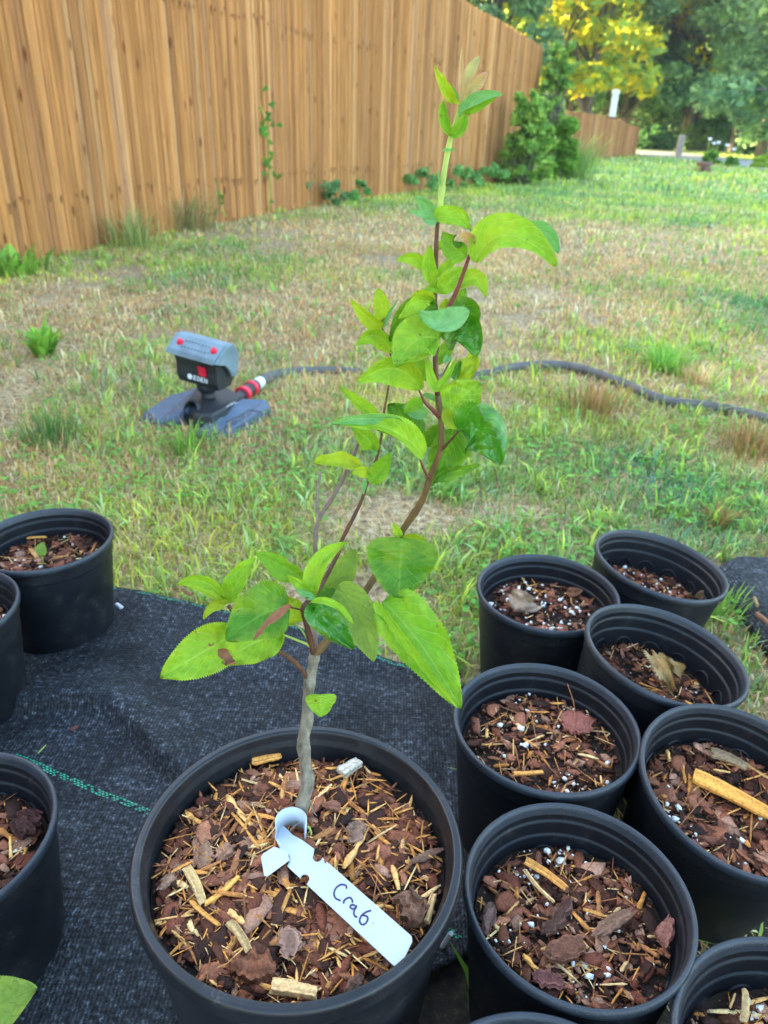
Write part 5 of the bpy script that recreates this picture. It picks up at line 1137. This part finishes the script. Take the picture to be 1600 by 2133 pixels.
for i, (x, D, k, s, lab) in enumerate(TR):
    r = ray(x, 300); d = np.array([r[0], r[1]]); d /= np.linalg.norm(d); D = D*(1.22 if x > 1260 and x < 1560 else 1); s = s*(1.22 if x > 1260 and x < 1560 else 1); loc = (d[0]*D, d[1]*D, -.1); rg = random.Random(i)
    if k not in first:
        first.add(k); o = protos[k]; o.location = loc; o.rotation_euler = (0, 0, rg.uniform(0, 6.28)); o.scale = (s*rg.uniform(.95, 1.15),)*2+(s,); tag(o, lab, 'tree', 'trees of the wood beyond the road')
    else: o = dup(protos[k], loc, rg.uniform(0, 6.28), (s*rg.uniform(.95, 1.2),)*2+(s,), lab, 'trees of the wood beyond the road')
    o['category'] = 'tree'
for i, (x_, y_, k, s_, lab) in enumerate([(-12, 27, 0, .8, 'nearest dark'), (-17, 33, 1, .95, 'mid green'), (-9, 33, 1, .8, 'small mid green'), (-22, 40, 0, 1.1, 'large dark'), (-14, 43, 0, .95, 'dark middle'), (-27, 48, 1, 1.2, 'largest mid green'), (-6, 40, 1, .8, 'short green'), (-5, 25, 0, .75, 'low dark'), (-4.5, 30, 1, .8, 'low mid green'), (-3.5, 35, 0, .8, 'rightmost dark'), (-8, 22, 1, .7, 'lowest green'), (-3.5, 18.5, 0, .6, 'closest small dark'), (-2.5, 22, 1, .7, 'closest mid green'), (-.5, 26, 0, .7, 'slim dark'), (-6.5, 17, 1, .6, 'bushy little')]):  # unseen trees added behind the fence to keep low sun off the lawn
    dup(protos[k], (x_, y_, -.1), i*1.3, (s_, s_, s_), lab+' unseen tree added behind the tall fence to shade the lawn', 'unseen shade trees added behind the fence')
# undergrowth beyond the road
rg = np.random.default_rng(77); C_ = []; rad = []
for _ in range(260):
    x = rg.uniform(1080, 1900); D = rg.uniform(54, 72); r = ray(x, 300); d = np.array([r[0], r[1]]); d /= np.linalg.norm(d); C_.append((d[0]*D, d[1]*D, rg.uniform(.2, 3.6))); rad.append(rg.uniform(.9, 1.9))
V, F, c = cluster_leaves(rg, np.array(C_), np.array(rad), 60000, .19, DG+MG); tag(mesh_np('undergrowth', V, F, M['foliage'], c), 'dense dark green undergrowth at the foot of the wood', 'undergrowth', kind='stuff')
def shrub(name, x, y, ytop, wpx, label, cols, n, s, seed, stems=True, rf_=.85, extra=0, nclump=22, Yd=None, cat='shrub', flat=.8):
    p = g(x, y); H = topz(p, ytop); W = wpx/FP*depth(p)/2; rg = np.random.default_rng(seed); rt = empty(name, tuple(p)); tag(rt, label, cat); C_ = []; rad = []
    for _ in range(nclump):
        z = rg.uniform(.08, .95)*H; a = rg.uniform(0, 6.28); q = W*(1.0 if rf_ < .8 else .75)*rg.random()**.5*(1-.45*(z/H)); C_.append((q*math.cos(a), q*math.sin(a)*.8, z)); rad.append(rg.uniform(.3, .6)*min(W, H)*rf_)
    V, F, c = cluster_leaves(rg, np.array(C_), np.array(rad), n, s, cols, flat); mesh_np('leaves', V, F, M['foliage'], c, parent=rt)
    if stems:
        b = MB()
        for i in range(0, nclump, 2): b.tube([(0, 0, 0), (C_[i][0]*.4, C_[i][1]*.4, C_[i][2]*.5), C_[i]], [.018, .012, .005], 5)
        b.build('stems', M['tree_bark'], rt)
    return rt
for nm, x, y, yt, wp, lab, cols, n_, s_, sd_ in WEEDS: shrub(nm, x, y, yt, wp, lab, [tuple(min(1, q*1.5) for q in c_) for c_ in cols], n_, s_, sd_, stems=False, rf_=.5, nclump=16, cat='weed')
BG_ = [(.26, .48, .09), (.36, .58, .11), (.18, .36, .08), (.50, .66, .14)]
shrub('leafy_shrub', 1092, 384, 185, 120, 'leafy green shrub growing against the end of the tall fence', BG_, 3800, .055, 5, nclump=70, rf_=.42)
shrub('tall_shrub', 1136, 372, 76, 84, 'tall narrow shrub rising above the end of the tall fence', BG_+[(.12, .27, .10)], 3800, .055, 6, nclump=80, rf_=.40)
shrub('leafy_shrub', 1166, 374, 255, 80, 'bright yellow green bushy plant at the right foot of the tall shrub', [(.22, .42, .06), (.3, .5, .08), (.16, .34, .05)], 4500, .055, 7, nclump=20)
tuft(1185, 372, 'tall_grass', 'arching light green grass at the right side of the bushy plants', [(.2, .36, .09), (.28, .42, .12)], 500, .85, .010, .45, (.3, .95), seed=50)
tuft(1065, 380, 'tall_grass', 'arching tall grass at the left side of the leafy shrub', [(.2, .32, .10), (.3, .36, .14)], 400, .85, .009, .5, (.3, .95), seed=51)
shrub('hedge_bush', 1365, 312, 268, 110, 'dense green bush beyond the road behind the wooden post', [(.08, .21, .06), (.06, .16, .05)], 7000, .15, 8, stems=False, nclump=34)
shrub('hedge_bush', 1460, 314, 258, 110, 'light green bush beyond the road behind the white flowers', [(.12, .26, .05), (.18, .32, .05), (.08, .19, .05)], 7000, .15, 9, stems=False, nclump=34)
shrub('hedge_bush', 1575, 322, 285, 110, 'green bush beyond the road at the right edge', [(.10, .26, .05), (.07, .19, .05)], 7000, .15, 10, stems=False, nclump=34)
shrub('daylily_clump', 1482, 343, 318, 62, 'low yellow green clump at the road side under the white flowers', [(.2, .4, .05), (.3, .48, .06), (.07, .2, .05)], 1400, .06, 11, stems=False, nclump=12)
shrub('daylily_clump', 1518, 347, 328, 36, 'low dark green clump right of the white flowers', [(.1, .26, .05), (.16, .34, .06)], 700, .06, 12, stems=False, nclump=8)
shrub('daylily_clump', 1590, 350, 326, 60, 'bright yellow clump at the road side by the right edge', [(.38, .52, .06), (.3, .48, .06)], 1400, .07, 13, stems=False, nclump=12)
M['petal'] = simple('petal', (.75, .74, .80), .6, 20, .05, 0)
for i, (x, y) in enumerate([(1469, 292), (1479, 301), (1488, 299), (1507, 305), (1523, 313)]):
    p = g(x-2, 342); H = topz(p, y); rt = empty('white_flower', tuple(p)); tag(rt, ['leftmost white flower above the yellow green clump', 'second white flower from the left by the road', 'middle white flower of the five by the road', 'second white flower from the right by the road', 'lowest and rightmost white flower by the road'][i], 'flower', 'white flowers by the road')
    b = MB(); b.tube([(0, 0, 0), (.01, 0, H*.5), (.02, 0, H)], .008, 5); b.build('stem', M['stem_green'], rt); b = MB()
    for k in range(6):
        a = k*math.pi/3; c0 = np.array([.02, 0, H]); d = np.array([math.cos(a), math.sin(a)*.6, .5+.4*math.sin(a)]); s2 = np.array([-math.sin(a), math.cos(a), 0]); b.add([c0, c0+d*.05+s2*.035, c0+d*.095, c0+d*.05-s2*.035], [(0, 1, 2, 3)])
    b.build('petals', M['petal'], rt)
# white pole, wooden post, stump
pp = g(1262, 330); pp = pp+np.array([.3, 1.2, 0]); H = topz(pp, 196); rt = empty('white_pole', tuple(pp)); tag(rt, 'white pipe standing up behind the low stepped fence', 'pole')
b = MB(); b.tube([(0, 0, 0), (0, 0, H-.02), (0, 0, H)], [.11, .11, .09], 16); b.build('pipe', M['white'], rt, smooth='auto'); b = MB(); b.tube([(0, 0, H), (0, 0, H+.10), (0, 0, H+.13)], [.13, .13, .09], 16); b.build('cap', M['white'], rt, smooth='auto')
M['old_wood'] = bark_mat('old_wood', (.20, .17, .15), (.38, .34, .30), 20)
pp = g(1411, 328); H = topz(pp, 279); b = MB(); b.prism([(-.10, -.10), (.10, -.11), (.09, .10), (-.09, .10)], 0, H*.97, .04, M=Matrix.Rotation(R_(2), 4, 'Y')); b.prism([(-.06, -.14), (.09, -.14), (.09, -.102), (-.06, -.102)], H*.35, H*.72, .01, M=Matrix.Rotation(R_(2), 4, 'Y'))
o = b.build('wooden_post', M['old_wood']); o.location = tuple(pp); tag(o, 'weathered grey wooden post leaning at the road side', 'post')
def stump():
    p = g(1463, 358); H = topz(p, 337); rt = empty('tree_stump', tuple(p)); tag(rt, 'small reddish brown stump with splayed roots on the lawn', 'stump'); rg = np.random.default_rng(4)
    M['stump'] = bark_mat('stump', (.12, .06, .05), (.28, .15, .13), 25); b = MB(); prof = [(.10, H*.3), (.13, H*.5), (.17, H*.75), (.18, H*.93), (.15, H), (.001, H*.97)]
    b.lathe(prof, 16); b.v = [(x*(1+.15*math.sin(3*math.atan2(y, x)+z*9)), y, z) for x, y, z in b.v]; b.build('body', M['stump'], rt, smooth='auto')
    for a in (-2.6, -1.2, -.3, 1.2, 2.6):
        b = MB(); b.tube([(math.cos(a)*.07, math.sin(a)*.07, H*.5), (math.cos(a)*.13, math.sin(a)*.13, H*.25), (math.cos(a)*.17, math.sin(a)*.17, -.01)], [.07, .045, .03], 8); b.build('root', M['stump'], rt, smooth=True)
stump()

# ------------------------------------------------------------------ thin haze volume added to lift the darks of the far trees
def haze(dens):
    m = bpy.data.materials.new('haze'); m.use_nodes = True; t = m.node_tree; t.nodes.clear(); o_ = t.nodes.new('ShaderNodeOutputMaterial'); v = t.nodes.new('ShaderNodeVolumePrincipled')
    v.inputs['Color'].default_value = (.9, .93, 1, 1); v.inputs['Density'].default_value = dens; t.links.new(v.outputs[0], o_.inputs['Volume'])
    b = MB(); b.prism([(-310, -70), (310, -70), (310, 510), (-310, 510)], -1.0, 27.0); tag(b.build('haze', m), 'thin haze volume added to lift the darks of the far trees', 'haze', kind='stuff')
haze(.0007)
